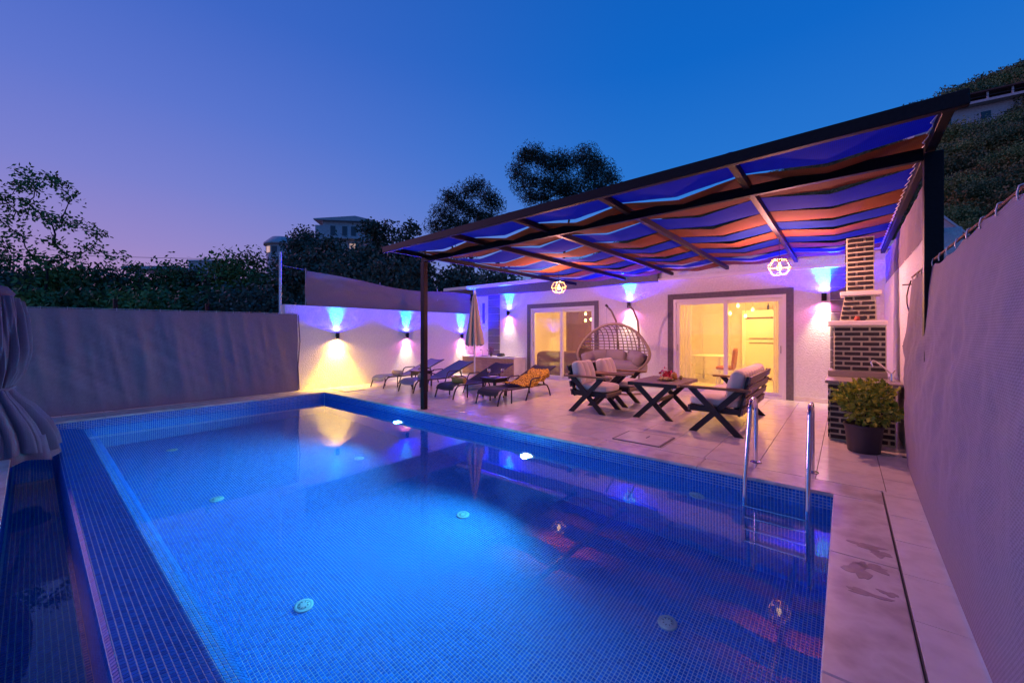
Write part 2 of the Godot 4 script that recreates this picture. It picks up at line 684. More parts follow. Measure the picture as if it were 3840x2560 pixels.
# tiles over a rectangle: origin, the two directions of its rows and its outward normal come from b (x, z and y)
func lay_mosaic(where: Array, colors: Array, o: Vector3, b: Basis, w: float, d: float) -> void:
	var p := 0.028
	var nx := int(w / p)
	var nz := int(d / p)
	for i in nx:
		for j in nz:
			var off := Vector3((i + 0.5) * p + rng.randf_range(-0.0004, 0.0004), 0, (j + 0.5) * p + rng.randf_range(-0.0004, 0.0004))
			where.append(Transform3D(b * Basis(Vector3.UP, rng.randf_range(-0.015, 0.015)), o + b * off))
			colors.append(mosaic_tone())

# the long near edge of the pool, over which the water runs: z and y from the gutter up and down into the water
const RIM := [Vector2(-0.222, -0.50), Vector2(-0.225, -0.16), Vector2(-0.232, -0.138), Vector2(-0.25, -0.128), Vector2(-0.32, -0.129), Vector2(-0.42, -0.14), Vector2(-0.50, -0.156), Vector2(-0.56, -0.175), Vector2(-0.62, -0.215), Vector2(-0.655, -0.27), Vector2(-0.67, -0.36), Vector2(-0.67, -1.76)]

func pool() -> void:
	var root := setting_node("pool")
	var x1 := 0.2
	# basin: floor slab and walls, the mosaic laid on them
	var s := Shape.new()
	s.span(Vector3(PX0 - 0.3, FLOOR - 0.2, PZ0 - 0.3), Vector3(PX1 + 0.3, FLOOR, 0.5))
	part(root, "pool_floor", s, M.grout)
	s = Shape.new()
	s.span(Vector3(PX0 - 0.3, FLOOR, PZ0 - 0.3), Vector3(PX1 + 0.3, -0.034, PZ0))
	part(root, "pool_wall", s, M.grout)
	s = Shape.new()
	s.span(Vector3(PX0 - 0.3, FLOOR, PZ0), Vector3(PX0, -0.034, 0.16))
	part(root, "pool_wall", s, M.grout)
	s = Shape.new()
	s.span(Vector3(PX1, FLOOR, PZ0), Vector3(PX1 + 0.3, -0.034, 0.16))
	part(root, "pool_wall", s, M.grout)
	# overflow rim
	s = Shape.new()
	for i in RIM.size() - 1:
		var a: Vector2 = RIM[i]
		var b: Vector2 = RIM[i + 1]
		s.quad(Vector3(PX0, a.y, a.x), Vector3(PX1, a.y, a.x), Vector3(PX1, b.y, b.x), Vector3(PX0, b.y, b.x))
	var rim := part(root, "overflow_rim", s, M.grout)
	# gutter behind the rim
	s = Shape.new()
	s.span(Vector3(PX0, -1.2, -0.3), Vector3(PX1, -0.50, 0.16))
	part(root, "gutter_floor", s, M.grout)
	s = Shape.new()
	s.span(Vector3(PX0 - 0.3, -1.2, 0.16), Vector3(PX1 + 0.3, -0.034, 0.5))
	part(root, "gutter_wall", s, M.grout)

	var tile := mosaic_mesh()
	var where := []
	var colors := []
	# floor
	lay_mosaic(where, colors, Vector3(PX0, FLOOR, PZ0), Basis.IDENTITY, PX1 - PX0, -0.67 - PZ0)
	var fl := scatter(root, "floor_mosaic", tile, where, colors)
	where = []
	colors = []
	# wall under the deck (faces +z), wall at the far end (faces +x), wall at the near end (faces -x)
	lay_mosaic(where, colors, Vector3(PX0, -0.036, PZ0), Basis(Vector3.RIGHT, Vector3.BACK, Vector3.DOWN), PX1 - PX0, -FLOOR - 0.036)
	lay_mosaic(where, colors, Vector3(PX0, -0.036, -0.0), Basis(Vector3.FORWARD, Vector3.RIGHT, Vector3.DOWN), -PZ0, -FLOOR - 0.036)
	lay_mosaic(where, colors, Vector3(PX0, -0.036, 0.16), Basis(Vector3.FORWARD, Vector3.RIGHT, Vector3.DOWN), 0.16, 0.47)
	lay_mosaic(where, colors, Vector3(PX1, -0.036, PZ0), Basis(Vector3.BACK, Vector3.LEFT, Vector3.DOWN), -PZ0 - 0.6, -FLOOR - 0.036)
	scatter(root, "wall_mosaic", tile, where, colors)
	where = []
	colors = []
	lay_mosaic(where, colors, Vector3(PX0, -0.50, -0.22), Basis.IDENTITY, PX1 - PX0, 0.375)
	lay_mosaic(where, colors, Vector3(PX1, -0.036, 0.16), Basis(Vector3.LEFT, Vector3.FORWARD, Vector3.DOWN), PX1 - PX0, 0.46)
	scatter(root, "gutter_mosaic", tile, where, colors)
	# rim: rows follow the rounded profile
	where = []
	colors = []
	var near := []
	var along := 0.014
	var total := 0.0
	for i in RIM.size() - 1:
		total += RIM[i].distance_to(RIM[i + 1])
	while along < total:
		var left := along
		for i in RIM.size() - 1:
			var a: Vector2 = RIM[i]
			var b: Vector2 = RIM[i + 1]
			var l := a.distance_to(b)
			if left <= l:
				var p := a.lerp(b, left / l)
				var t := (b - a) / l
				var nrm := Vector3(0, -t.x, t.y).normalized()
				var across := Vector3(0, t.y, t.x)
				var bs := Basis(Vector3.RIGHT, nrm, Vector3.RIGHT.cross(nrm))
				for k in int((PX1 - PX0) / 0.028):
					var x := PX0 + (k + 0.5) * 0.028
					var tr := Transform3D(bs * Basis(Vector3.UP, rng.randf_range(-0.02, 0.02)), Vector3(x, p.y, p.x + 0.0))
					# the tiles that show largest, near the bottom of the picture, are single pieces
					if along > 0.34 and along < 0.78 and x > -2.86 and x < -2.36:
						near.append(tr)
					else:
						where.append(tr)
						colors.append(mosaic_tone())
				break
			left -= l
		along += 0.028
	scatter(rim, "rim_mosaic", tile, where, colors)
	var tones := []
	for k in 4:
		var c := mosaic_tone()
		var tm := plain(c.r, c.g, c.b, 0.45)
		tm.metallic_specular = 0.25
		tones.append(tm)
	for tr in near:
		var o := part(rim, "mosaic_tile", tile, tones[rng.randi() % 4])
		o.transform = tr

	# coping: slabs of pale stone, each a piece of its own, with open joints
	var lay := func(x0: float, x1_: float, z0: float, z1: float) -> void:
		var q := Shape.new()
		q.span(Vector3(x0 + 0.002, -0.034, z0 + 0.002), Vector3(x1_ - 0.002, 0.0, z1 - 0.002), 0.006)
		part(root, "coping_slab", q, M.coping)
	var xs := [PX0 - 0.02, -8.4, -7.2, -6.0, -4.8, -3.6, -2.4, -1.2, PX1 + 0.31]
	for i in xs.size() - 1:
		lay.call(xs[i], xs[i + 1], PZ0 - 0.33, PZ0 + 0.02)
	var zs := [PZ0 + 0.02, -3.3, -2.1, -0.9, 0.3, 1.5]
	for i in zs.size() - 1:
		lay.call(PX1 - 0.02, PX1 + 0.31, zs[i], zs[i + 1])
	zs = [PZ0 + 0.02, -3.5, -2.6, -1.7, -0.8, 0.14]
	for i in zs.size() - 1:
		lay.call(-9.95, PX0 + 0.02, zs[i], zs[i + 1])
	lay.call(-9.95, PX0 - 0.02, PZ0 - 0.33, PZ0 + 0.02)
	xs = [-9.95, -8.8, -7.7, -6.6, -5.5, -4.4, -3.3, -2.2, -1.1, PX1 - 0.02]
	for i in xs.size() - 1:
		lay.call(xs[i], xs[i + 1], 0.14, 0.48)

	# damp brownish stains dried into the stone near the ladder end
	var stain := grained(plain(0.43, 0.32, 0.28, 0.3), 0.85, 1.0, 0.02, 4, 1.5, true, 29)
	for q in [[0.11, -3.52, 0.08, 0.04], [0.06, -3.14, 0.055, 0.10], [0.13, -3.22, 0.07, 0.04], [0.09, -2.88, 0.09, 0.025], [0.18, -2.95, 0.04, 0.022], [0.17, -3.45, 0.05, 0.045]]:
		var poly := PackedVector2Array()
		for k in 28:
			var a := TAU * k / 28
			var r := 1.0 + 0.28 * sin(a * 3.0 + q[0] * 90.0) + 0.18 * sin(a * 5.0 + q[1] * 40.0) + 0.1 * sin(a * 9.0)
			poly.append(Vector2(cos(a) * r * q[2], sin(a) * r * q[3]))
		var st := Shape.new()
		st.plate(poly, 0.0012, Transform3D(Basis(Vector3.RIGHT, PI / 2), Vector3(q[0], 0.0009, q[1])))
		part(root, "damp_stain", st, stain)

	# water: one body in the basin, a shallow one in the gutter
	var wb := BoxMesh.new()
	wb.size = Vector3(PX1 - PX0 + 0.1, WATER - FLOOR + 0.06, -0.45 - PZ0 + 0.05)
	var water := setting("pool_water", wb, M.water)
	water.position = Vector3((PX0 + PX1) / 2, (WATER + FLOOR - 0.06) / 2, (PZ0 - 0.05 - 0.45) / 2)
	var gb := BoxMesh.new()
	gb.size = Vector3(PX1 - PX0 + 0.1, 0.12, 0.47)
	var gw := setting("gutter_water", gb, M.water)
	gw.position = Vector3((PX0 + PX1) / 2, -0.45 - 0.06, -0.035)

func deck() -> void:
	var root := setting_node("deck")
	var s := Shape.new()
	# bedding under the tiles, seen as the dark joints
	s.span(Vector3(-10.24, -0.075, FACADE), Vector3(0.56, -0.012, PZ0 - 0.334))
	part(root, "bedding", s, M.joint)
	s = Shape.new()
	s.span(Vector3(PX1 + 0.315, -0.075, PZ0 - 0.334), Vector3(0.56, -0.012, 1.5))
	part(root, "bedding", s, M.joint)
	s = Shape.new()
	s.span(Vector3(-10.24, -0.075, PZ0 - 0.334), Vector3(-9.955, -0.012, 0.5))
	part(root, "bedding", s, M.joint)
	# half-metre tiles; joints at x = 0.28, -0.22, -0.72 ... and z = -4.74, -5.23 ...
	var cache := {}
	var slab := func(x0: float, x1: float, z0: float, z1: float) -> void:
		var w := Vector3(x1 - x0 - 0.005, 0.012, z1 - z0 - 0.005)
		var key := "%.3f %.3f" % [w.x, w.z]
		if not cache.has(key):
			var q := Shape.new()
			q.box(Vector3.ZERO, w, 0.0012)
			cache[key] = q.mesh()
		part(root, "floor_tile", cache[key], M.tile, Vector3((x0 + x1) / 2, -0.006 + rng.randf_range(-0.0006, 0.0006), (z0 + z1) / 2))
	var xs := [0.56, 0.28]
	while xs[-1] > -9.7:
		xs.append(xs[-1] - 0.5)
	xs.append(-10.24)
	var zs := [PZ0 - 0.334, -5.24]
	while zs[-1] > -9.6:
		zs.append(zs[-1] - 0.5)
	zs.append(FACADE)
	for i in xs.size() - 1:
		for j in zs.size() - 1:
			# two openings with covers of their own
			var hx: float = (xs[i] + xs[i + 1]) / 2
			slab.call(xs[i + 1], xs[i], zs[j + 1], zs[j])
	var z := -4.74
	slab.call(0.258, 0.56, PZ0 - 0.334, -4.74)
	while z < 1.2:
		slab.call(0.258, 0.56, z, z + 0.495)
		z += 0.495
	z = PZ0 - 0.334
	while z < 0.0:
		slab.call(-10.24, -9.953, z, z + 0.5)
		z += 0.5
	# access covers let into the floor: a tile in a steel tray, coloured dark for the shadow lines round it
	var cover := func(c: Vector3, w: float, d: float, label: String) -> void:
		var t := thing("access_cover", label, "access cover", c)
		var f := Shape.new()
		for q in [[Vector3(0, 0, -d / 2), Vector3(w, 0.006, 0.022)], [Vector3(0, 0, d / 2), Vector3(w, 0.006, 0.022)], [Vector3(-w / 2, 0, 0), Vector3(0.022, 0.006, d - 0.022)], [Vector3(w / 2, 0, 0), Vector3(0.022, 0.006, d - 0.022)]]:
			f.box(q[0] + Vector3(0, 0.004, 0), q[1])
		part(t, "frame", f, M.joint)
		f = Shape.new()
		f.box(Vector3(0, 0.006, 0), Vector3(w - 0.03, 0.008, d - 0.03), 0.001)
		part(t, "lid", f, M.tile)
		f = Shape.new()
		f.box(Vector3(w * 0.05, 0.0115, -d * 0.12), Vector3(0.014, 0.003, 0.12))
		part(t, "finger_slot_shade", f, M.joint)  # dark bar laid on the lid, painted as the shade in the slot
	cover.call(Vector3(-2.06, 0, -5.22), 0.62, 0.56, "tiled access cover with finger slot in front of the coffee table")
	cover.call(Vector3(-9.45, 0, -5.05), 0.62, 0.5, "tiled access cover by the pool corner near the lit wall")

func house() -> void:
	var h := thing("house", "white plastered single-storey house with two lit sliding doors", "house", Vector3(0, 0, FACADE))
	var wall := func(x0: float, x1: float, y0: float, y1: float) -> void:
		var s := Shape.new()
		s.span(Vector3(x0, y0, -0.25), Vector3(x1, y1, 0))
		part(h, "front_wall", s, M.plaster)
	var L0 := -7.67
	var L1 := -5.42
	var R0 := -3.26
	var R1 := -0.95
	wall.call(-10.24, L0, -0.07, 2.95)
	wall.call(L1, R0, -0.07, 2.95)
	wall.call(R1, 0.80, -0.07, 2.95)
	wall.call(L0, L1, 2.18, 2.95)
	wall.call(R0, R1, 2.225, 2.95)
	var s := Shape.new()
	s.span(Vector3(-10.24, -0.07, -4.6), Vector3(-9.99, 2.95, -0.25))
	part(h, "side_wall", s, M.plaster)
	s = Shape.new()
	s.span(Vector3(0.55, -0.07, -4.6), Vector3(0.80, 2.95, -0.25))
	part(h, "side_wall", s, M.plaster)
	s = Shape.new()
	s.span(Vector3(-10.24, -0.07, -4.85), Vector3(0.80, 2.95, -4.6))
	part(h, "back_wall", s, M.plaster_smooth)
	s = Shape.new()
	s.span(Vector3(-4.62, 0.0, -4.6), Vector3(-4.5, 2.6, -0.25))
	part(h, "partition_wall", s, M.plaster_smooth)
	s = Shape.new()
	s.span(Vector3(-9.99, -0.07, -4.6), Vector3(0.55, -0.002, -0.25))
	part(h, "room_floor", s, M.tile)
	s = Shape.new()
	s.span(Vector3(-9.99, 2.6, -4.6), Vector3(0.55, 2.72, -0.25))
	part(h, "ceiling", s, M.plaster_smooth)
	# grey cornice under the roof edge, white roof edge above it
	s = Shape.new()
	s.span(Vector3(-9.98, 2.69, 0.0), Vector3(-3.6, 2.96, 0.16), 0.006)
	part(h, "cornice", s, M.grey_band)
	s = Shape.new()
	s.span(Vector3(-3.6, 2.69, 0.0), Vector3(0.8, 2.76, 0.12), 0.006)
	part(h, "cornice", s, M.frame_white)
	s = Shape.new()
	s.span(Vector3(-11.6, 2.96, -5.0), Vector3(0.95, 3.07, 0.24), 0.01)
	part(h, "roof", s, M.white_trim)
	# skirting of floor tile along the foot of the wall
	for q in [[-10.2, L0 - 0.13], [L1 + 0.13, R0 - 0.13], [R1 + 0.13, 0.5]]:
		s = Shape.new()
		s.span(Vector3(q[0], 0.0, 0.0), Vector3(q[1], 0.085, 0.012), 0.002)
		part(h, "skirting", s, M.tile)
	# grey corner blocks
	for q in [[-9.50, -8.97], [-0.225, 0.1]]:
		var y := 0.10
		while y < 2.6:
			s = Shape.new()
			s.span(Vector3(q[0], y, 0.0), Vector3(q[1], minf(y + 0.235, 2.685), 0.022), 0.006)
			part(h, "corner_block", s, M.grey_band)
			y += 0.245
	# small dark vent slot beside the blocks
	s = Shape.new()
	s.span(Vector3(-9.78, 1.75, 0.0), Vector3(-9.68, 2.45, 0.02))
	part(h, "vent", s, M.grey_band)
	sliding_door(h, L0, L1, 2.18, 0.5)
	sliding_door(h, R0, R1, 2.225, 0.5)

func sliding_door(h: Node3D, x0: float, x1: float, top: float, split: float) -> void:
	# painted surround on the plaster
	var s := Shape.new()
	s.span(Vector3(x0 - 0.13, 0.0, 0.0), Vector3(x0, top, 0.02))
	s.span(Vector3(x1, 0.0, 0.0), Vector3(x1 + 0.13, top, 0.02))
	s.span(Vector3(x0 - 0.13, top, 0.0), Vector3(x1 + 0.13, top + 0.13, 0.02))
	part(h, "door_surround", s, M.grey_band)
	s = Shape.new()
	s.span(Vector3(x0, 0.0, -0.14), Vector3(x0 + 0.065, top, 0.01), 0.004)
	s.span(Vector3(x1 - 0.065, 0.0, -0.14), Vector3(x1, top, 0.01), 0.004)
	s.span(Vector3(x0 + 0.065, top - 0.065, -0.14), Vector3(x1 - 0.065, top, 0.01), 0.004)
	s.span(Vector3(x0 + 0.065, 0.0, -0.14), Vector3(x1 - 0.065, 0.045, 0.01), 0.004)
	part(h, "door_frame", s, M.frame_white)
	var a := x0 + 0.065
	var b := x1 - 0.065
	var m := lerpf(a, b, split)
	for k in 2:
		var p0 := a if k == 0 else m - 0.035
		var p1 := m + 0.035 if k == 0 else b
		var z := -0.045 if k == 0 else -0.1
		var y1 := top - 0.066
		var f := 0.075
		s = Shape.new()
		s.span(Vector3(p0, 0.046, z - 0.02), Vector3(p0 + f, y1, z + 0.02), 0.004)
		s.span(Vector3(p1 - f, 0.046, z - 0.02), Vector3(p1, y1, z + 0.02), 0.004)
		s.span(Vector3(p0 + f, y1 - f, z - 0.02), Vector3(p1 - f, y1, z + 0.02), 0.004)
		s.span(Vector3(p0 + f, 0.046, z - 0.02), Vector3(p1 - f, 0.046 + f, z + 0.02), 0.004)
		var leaf := part(h, "door_leaf", s, M.frame_white)
		s = Shape.new()
		s.span(Vector3(p0 + f, 0.046 + f, z - 0.002), Vector3(p1 - f, y1 - f, z + 0.002))
		part(leaf, "pane", s, M.glass)
		s = Shape.new()
		var hx := p0 + 0.037 if k == 0 else p1 - 0.037
		s.box(Vector3(hx, 1.05, z + 0.03), Vector3(0.02, 0.16, 0.022), 0.004)
		part(leaf, "handle", s, M.galvanised)

# a cloth hung from a wire: corner points of its four corners, with soft folds
func hung_cloth(a0: Vector3, a1: Vector3, b0: Vector3, b1: Vector3, folds: float, belly: float, push: Vector3, sd: int, nu := 60, nw := 24) -> Shape:
	var nz := FastNoiseLite.new()
	nz.seed = sd
	nz.frequency = 1.0
	var s := Shape.new()
	s.sheet(func(u: float, w: float) -> Vector3:
		var p := a0.lerp(a1, u).lerp(b0.lerp(b1, u), w)
		var edge := sin(PI * u) * 0.6 + 0.4
		var k := sin(PI * w)
		var f := nz.get_noise_2d(u * 15.0 + w * 0.8, w * 0.35) * folds * 0.55 * (0.35 + k)
		# drag folds that run slantwise
		f += nz.get_noise_2d(u * 5.0 + w * 2.2 + 40.0, 3.0) * folds * 0.8 * k
		# upright gathers below the clips
		f += folds * 0.22 * sin(u * 62.0 + 3.0 * nz.get_noise_2d(u * 5.0, 70.0) + w * 2.0) * (1.0 - 0.6 * w) * (0.4 + 0.6 * nz.get_noise_2d(u * 6.0, 90.0))
		return p + push * (f * edge + belly * k * edge), nu, nw)
	return s

func walls_and_screens() -> void:
	# the wall with three lamps, at the end of the terrace
	var s := Shape.new()
	s.span(Vector3(-10.44, -0.07, FACADE + 0.0), Vector3(-10.24, 2.09, -3.86), 0.012)
	single("garden_wall", s, M.plaster, "white plastered garden wall carrying three lamps", "wall")
	# wall beside the barbecue
	s = Shape.new()
	s.span(Vector3(0.56, -0.07, FACADE + 0.0), Vector3(0.76, 2.3, -5.0), 0.012)
	single("boundary_wall", s, M.plaster, "white plastered boundary wall beside the brick barbecue", "wall")

	# dark screen along the far end of the pool
	var t := thing("privacy_screen", "dusky grey cloth screen along the far end of the pool", "screen", Vector3(-10.17, 0, -2.0))
	part(t, "cloth", hung_cloth(Vector3(0, 1.86, -2.12), Vector3(0, 1.80, 3.2), Vector3(0.06, 0.02, -2.12), Vector3(0.02, 0.02, 3.2), 0.10, -0.03, Vector3.RIGHT, 3, 130, 30), M.screen_grey)
	s = Shape.new()
	s.tube([Vector3(0, 1.875, -2.14), Vector3(0, 1.845, 0.5), Vector3(0, 1.815, 3.2)], 0.005, 6)
	part(t, "wire", s, M.galvanised)
	for k in 18:
		var z := -2.0 + k * 0.3
		s = Shape.new()
		var y := 1.875 - (z + 2.14) / 5.34 * 0.06
		s.tube([Vector3(0.005, y - 0.035, z), Vector3(0.012, y, z), Vector3(0.004, y + 0.016, z)], 0.005, 5)
		part(t, "clip", s, M.galvanised)
	for z in [1.0, -0.38]:
		s = Shape.new()
		s.span(Vector3(-0.19, -0.05, z - 0.03), Vector3(-0.13, 2.02, z + 0.03), 0.004)
		part(t, "post", s, M.post_brown)
	s = Shape.new()
	s.tube([Vector3(0.035, 1.84, -2.13), Vector3(0.05, 1.2, -2.16), Vector3(0.04, 0.6, -2.12), Vector3(0.08, 0.05, -2.13)], 0.014, 6)
	part(t, "hem", s, M.screen_grey)

	# tall white pole where the screen meets the wall
	s = Shape.new()
	s.tube([Vector3(0, -0.05, 0), Vector3(0, 3.33, 0)], 0.03, 12)
	single("screen_pole", s, M.frame_white, "tall slim white pole at the end of the garden wall", "pole", Vector3(-10.33, 0, -3.80))

	# upper screen on the wall
	t = thing("wall_screen", "mauve cloth screen stretched between thin poles above the garden wall", "screen", Vector3(-10.36, 2.09, -7.2))
	s = Shape.new()
	var nz := FastNoiseLite.new()
	nz.seed = 9
	nz.frequency = 1.0
	s.sheet(func(u: float, w: float) -> Vector3:
		var z := lerpf(2.78, -2.9, u)
		var top := 0.62 + 0.25 * pow(1.0 - u, 3.0) + 0.04 * sin(u * 9.0) + 0.06 * u
		var y := lerpf(top, 0.012, w)
		return Vector3(0.02 + 0.05 * nz.get_noise_2d(u * 7.0, w * 2.0) * sin(PI * w) , y, z + 0.05 * sin(w * PI) * (1.0 - u)), 80, 14)
	part(t, "cloth", s, M.screen_grey)
	for z in [2.80, 0.72, -0.9, -1.4, -2.9]:
		s = Shape.new()
		s.tube([Vector3(-0.01, 0.0, z), Vector3(-0.01, 0.93 if z > 2.5 else 0.78, z)], 0.013, 8)
		part(t, "thin_pole", s, M.galvanised)
	s = Shape.new()
	s.tube([Vector3(0.03, 0.93, 3.36), Vector3(0.0, 0.885, 2.8)], 0.004, 5)
	part(t, "tie_wire", s, M.galvanised)

	# pale screen along the right side, from the barbecue past the viewer
	t = thing("privacy_screen", "pale lilac shade-cloth screen billowing beside the narrow paved strip", "screen", Vector3(0.5, 0, -2.0))
	var nz2 := FastNoiseLite.new()
	nz2.seed = 21
	nz2.frequency = 1.0
	s = Shape.new()
	s.sheet(func(u: float, w: float) -> Vector3:
		var z := lerpf(-3.86, 3.6, u)
		var sc := 0.018 * absf(sin(u * PI * 16.0))
		var y := lerpf(1.95 + 0.02 * sin(u * 20.0) - sc, 0.015, w)
		var k := sin(PI * minf(1.0, w * 1.1))
		var f := nz2.get_noise_2d(u * 10.0, w * 1.3) * 0.022 * k + nz2.get_noise_2d(u * 6.0 + w * 2.5, w * 2.0 - u * 2.0 + 9.0) * 0.035 * k
		f += 0.004 * sin(u * 150.0 + w * 3.0 + 2.0 * nz2.get_noise_2d(u * 8.0, 5.0)) * (1.0 - w) * k
		return Vector3(0.035 * (1.0 - w) + f - 0.04 * sin(PI * w) - 0.05 * w * sin(PI * u), y, z), 240, 36)
	part(t, "cloth", s, M.screen_light)
	s = Shape.new()
	s.tube([Vector3(0.04, 1.985, -3.9), Vector3(0.045, 1.975, 0.0), Vector3(0.045, 1.98, 3.6)], 0.008, 8)
	part(t, "top_rope", s, plain(0.16, 0.05, 0.04, 0.8))
	for k in 26:
		var z := -3.7 + k * 0.29
		s = Shape.new()
		s.tube([Vector3(0.028, 1.93, z), Vector3(0.026, 1.955, z), Vector3(0.032, 1.985, z), Vector3(0.045, 1.99, z)], 0.004, 6)
		part(t, "hook", s, M.galvanised)
	s = Shape.new()
	var edge := []
	for k in 25:
		var w := k / 24.0
		edge.append(Vector3(0.03 - 0.03 * absf(sin(w * PI * 5.0)), 1.95 - 1.9 * w, -3.88 - 0.03 * absf(sin(w * PI * 5.0))))
	s.tube(edge, 0.006, 6)
	part(t, "lacing_cord", s, M.black_plastic_and_slot_shade)
	for w in [0.02, 0.36, 0.66, 0.98]:
		s = Shape.new()
		s.tube([Vector3(-0.03, 1.95 - 1.9 * w, -3.93), Vector3(0.06, 1.95 - 1.9 * w, -3.90)], 0.007, 6)
		part(t, "peg", s, M.black_plastic_and_slot_shade)

	# cloth between the boundary wall and the pergola
	t = thing("wall_screen", "tan shade cloth hung between the boundary wall and pergola", "screen", Vector3(0.57, 2.28, -7.4))
	part(t, "cloth", hung_cloth(Vector3(0, 0.52, -2.6), Vector3(0, 0.52, 2.66), Vector3(0.0, 0.0, -2.6), Vector3(-0.02, -0.02, 2.66), 0.05, 0.0, Vector3.LEFT, 5, 60, 10), M.screen_light)

	# tied curtain on the near side of the gutter
	t = thing("tied_curtain", "grey curtain gathered and tied round its middle beside the gutter", "curtain", Vector3(-7.52, 0.0, 0.27))
	var prof := [[1.80, 0.20], [1.62, 0.225], [1.2, 0.23], [0.95, 0.20], [0.82, 0.145], [0.76, 0.12], [0.70, 0.15], [0.55, 0.25], [0.35, 0.315], [0.12, 0.35], [0.01, 0.365]]
	s = Shape.new()
	s.sheet(func(u: float, w: float) -> Vector3:
		var a := u * TAU
		var x := w * (prof.size() - 1)
		var i := mini(int(x), prof.size() - 2)
		var y: float = lerpf(prof[i][0], prof[i + 1][0], x - i)
		var r: float = lerpf(prof[i][1], prof[i + 1][1], x - i)
		var g := 0.24 * (pow(absf(sin(a * 9.5 + 0.5 * sin(y * 3.0) + 0.9 * sin(a * 2.0))), 0.6) - 0.6) + 0.12 * sin(a * 15.0 + y * 3.0) + 0.05 * sin(a * 31.0 + y * 9.0)
		if y < 0.75:
			g = 0.22 * (pow(absf(sin(a * 8.5 + y * 0.6 + 0.9 * sin(a * 2.0))), 0.6) - 0.6) + 0.07 * sin(a * 11.0 + 1.0 + y * 2.0) + 0.03 * sin(a * 23.0)
		return Vector3(cos(a) * r * (1 + g), y + 0.03 * sin(a * 3.0) * (1.0 - w) + 0.02 * sin(a * 5.0) * w, -sin(a) * r * (1 + g) - 0.10 * smoothstep(0.7, 0.1, y)), 260, 80)
	part(t, "cloth", s, M.curtain)
	s = Shape.new()
	s.sheet(func(u: float, w: float) -> Vector3:
		var a := u * TAU
		var r := 0.30 + 0.06 * w
		var g := 0.12 * sin(a * 7.0 + 2.0)
		return Vector3(cos(a) * r * (1 + g), lerpf(0.2, -0.09 + 0.03 * sin(a * 4.0), w), -sin(a) * r * (1 + g) - 0.12), 80, 6)
	part(t, "inner_layer", s, M.curtain)
	s = Shape.new()
	var ring := []
	for k in 24:
		var a := TAU * k / 24
		ring.append(Vector3(cos(a) * 0.135, 0.76 + 0.01 * sin(a * 3), sin(a) * 0.135 - 0.01))
	s.tube(ring, 0.018, 8, true)
	part(t, "tie", s, M.curtain)
	s = Shape.new()
	s.lathe([Vector2(0.0, 1.80), Vector2(0.13, 1.80), Vector2(0.16, 1.86), Vector2(0.10, 1.94), Vector2(0.0, 1.96)], 20)
	part(t, "gathered_top", s, M.curtain)
	s = Shape.new()
	s.tube([Vector3(0.0, 0.0, 0.06), Vector3(0.0, 2.0, 0.06)], 0.025, 10)
	part(t, "post", s, M.post_brown)

func pergola() -> void:
	var t := thing("pergola", "dark steel pergola with sagging blue and orange shade-cloth strips", "pergola", Vector3(0, 0, -4.65))
	var s := Shape.new()
	s.span(Vector3(-6.03, 0, -0.045), Vector3(-5.93, 2.71, 0.045), 0.004)
	part(t, "post", s, M.post_brown)
	s = Shape.new()
	s.span(Vector3(0.49, 0, -0.05), Vector3(0.60, 2.85, 0.05), 0.004)
	part(t, "post", s, M.black_metal)
	# the frame rises a little towards the barbecue end
	var beam := func(x0: float, x1: float, z: float, y0: float, y1: float, hh: float, w: float, called: String) -> void:
		var b := Shape.new()
		b.bar(Vector3(x0, y0 + hh / 2, z), Vector3(x1, y1 + hh / 2, z), w, hh, Vector3.UP, 0.004)
		part(t, called, b, M.black_metal)
	beam.call(-5.92, 0.60, 0.88, 2.735, 2.83, 0.10, 0.06, "front_beam")
	beam.call(-6.03, 0.49, 0.0, 2.705, 2.80, 0.10, 0.06, "middle_beam")
	var xs := [-5.90, -4.42, -3.21, -2.01, -0.76, 0.53]
	for x in xs:
		var y: float = 2.735 + (x + 5.9) * 0.0148
		s = Shape.new()
		s.bar(Vector3(x, y + 0.075, 0.85), Vector3(x, y + 0.06, -5.28), 0.06, 0.075, Vector3.UP, 0.003)
		part(t, "rafter", s, M.black_metal if x > 0 or x < -5 else M.post_brown)
	# strips of cloth lie over the rafters and sag between them
	var strips := [[0.86, 0.24, 0], [0.21, -0.64, 1], [-0.65, -1.31, 0], [-1.32, -1.93, 1], [-1.94, -2.48, 0], [-2.49, -3.03, 1], [-3.04, -3.56, 0], [-3.57, -4.09, 1], [-4.10, -4.61, 0], [-4.62, -5.2, 1]]
	var nz := FastNoiseLite.new()
	nz.seed = 77
	nz.frequency = 1.0
	var no := 0
	for q in strips:
		no += 1
		s = Shape.new()
		var kk := no
		s.sheet(func(u: float, w: float) -> Vector3:
			var x := lerpf(-5.88, 0.50, u)
			var i := 0
			while i < 4 and x > xs[i + 1]:
				i += 1
			var f: float = (x - xs[i]) / (xs[i + 1] - xs[i])
			var v := 1.0 - absf(f * 2 - 1)
			var top := 2.735 + (x + 5.9) * 0.0148 + 0.125
			var sag := (0.085 + 0.008 * sin(kk * 2.3 + i * 1.7)) * v
			var z: float = lerpf(q[0], q[1], w)
			z += 0.012 * sin(kk * 1.9 + i * 2.1) * v
			return Vector3(x, top - sag + 0.006 * nz.get_noise_2d(x * 2.0, z * 2.0 + kk) - 0.012 * sin(PI * w) * (0.4 + v) + 0.03 * (w - 0.5) * v, z), 102, 4)
		part(t, "shade_strip", s, M.shade_blue if q[2] == 0 else M.shade_orange)
	# cord that laces the strips to the end rafter
	s = Shape.new()
	var c := []
	for k in 60:
		c.append(Vector3(0.505 - 0.03 * (k % 2), 2.935 - 0.02 * (k % 2), 0.8 - k * 0.1))
	s.tube(c, 0.004, 5)
	part(t, "lacing_cord", s, M.frame_white)

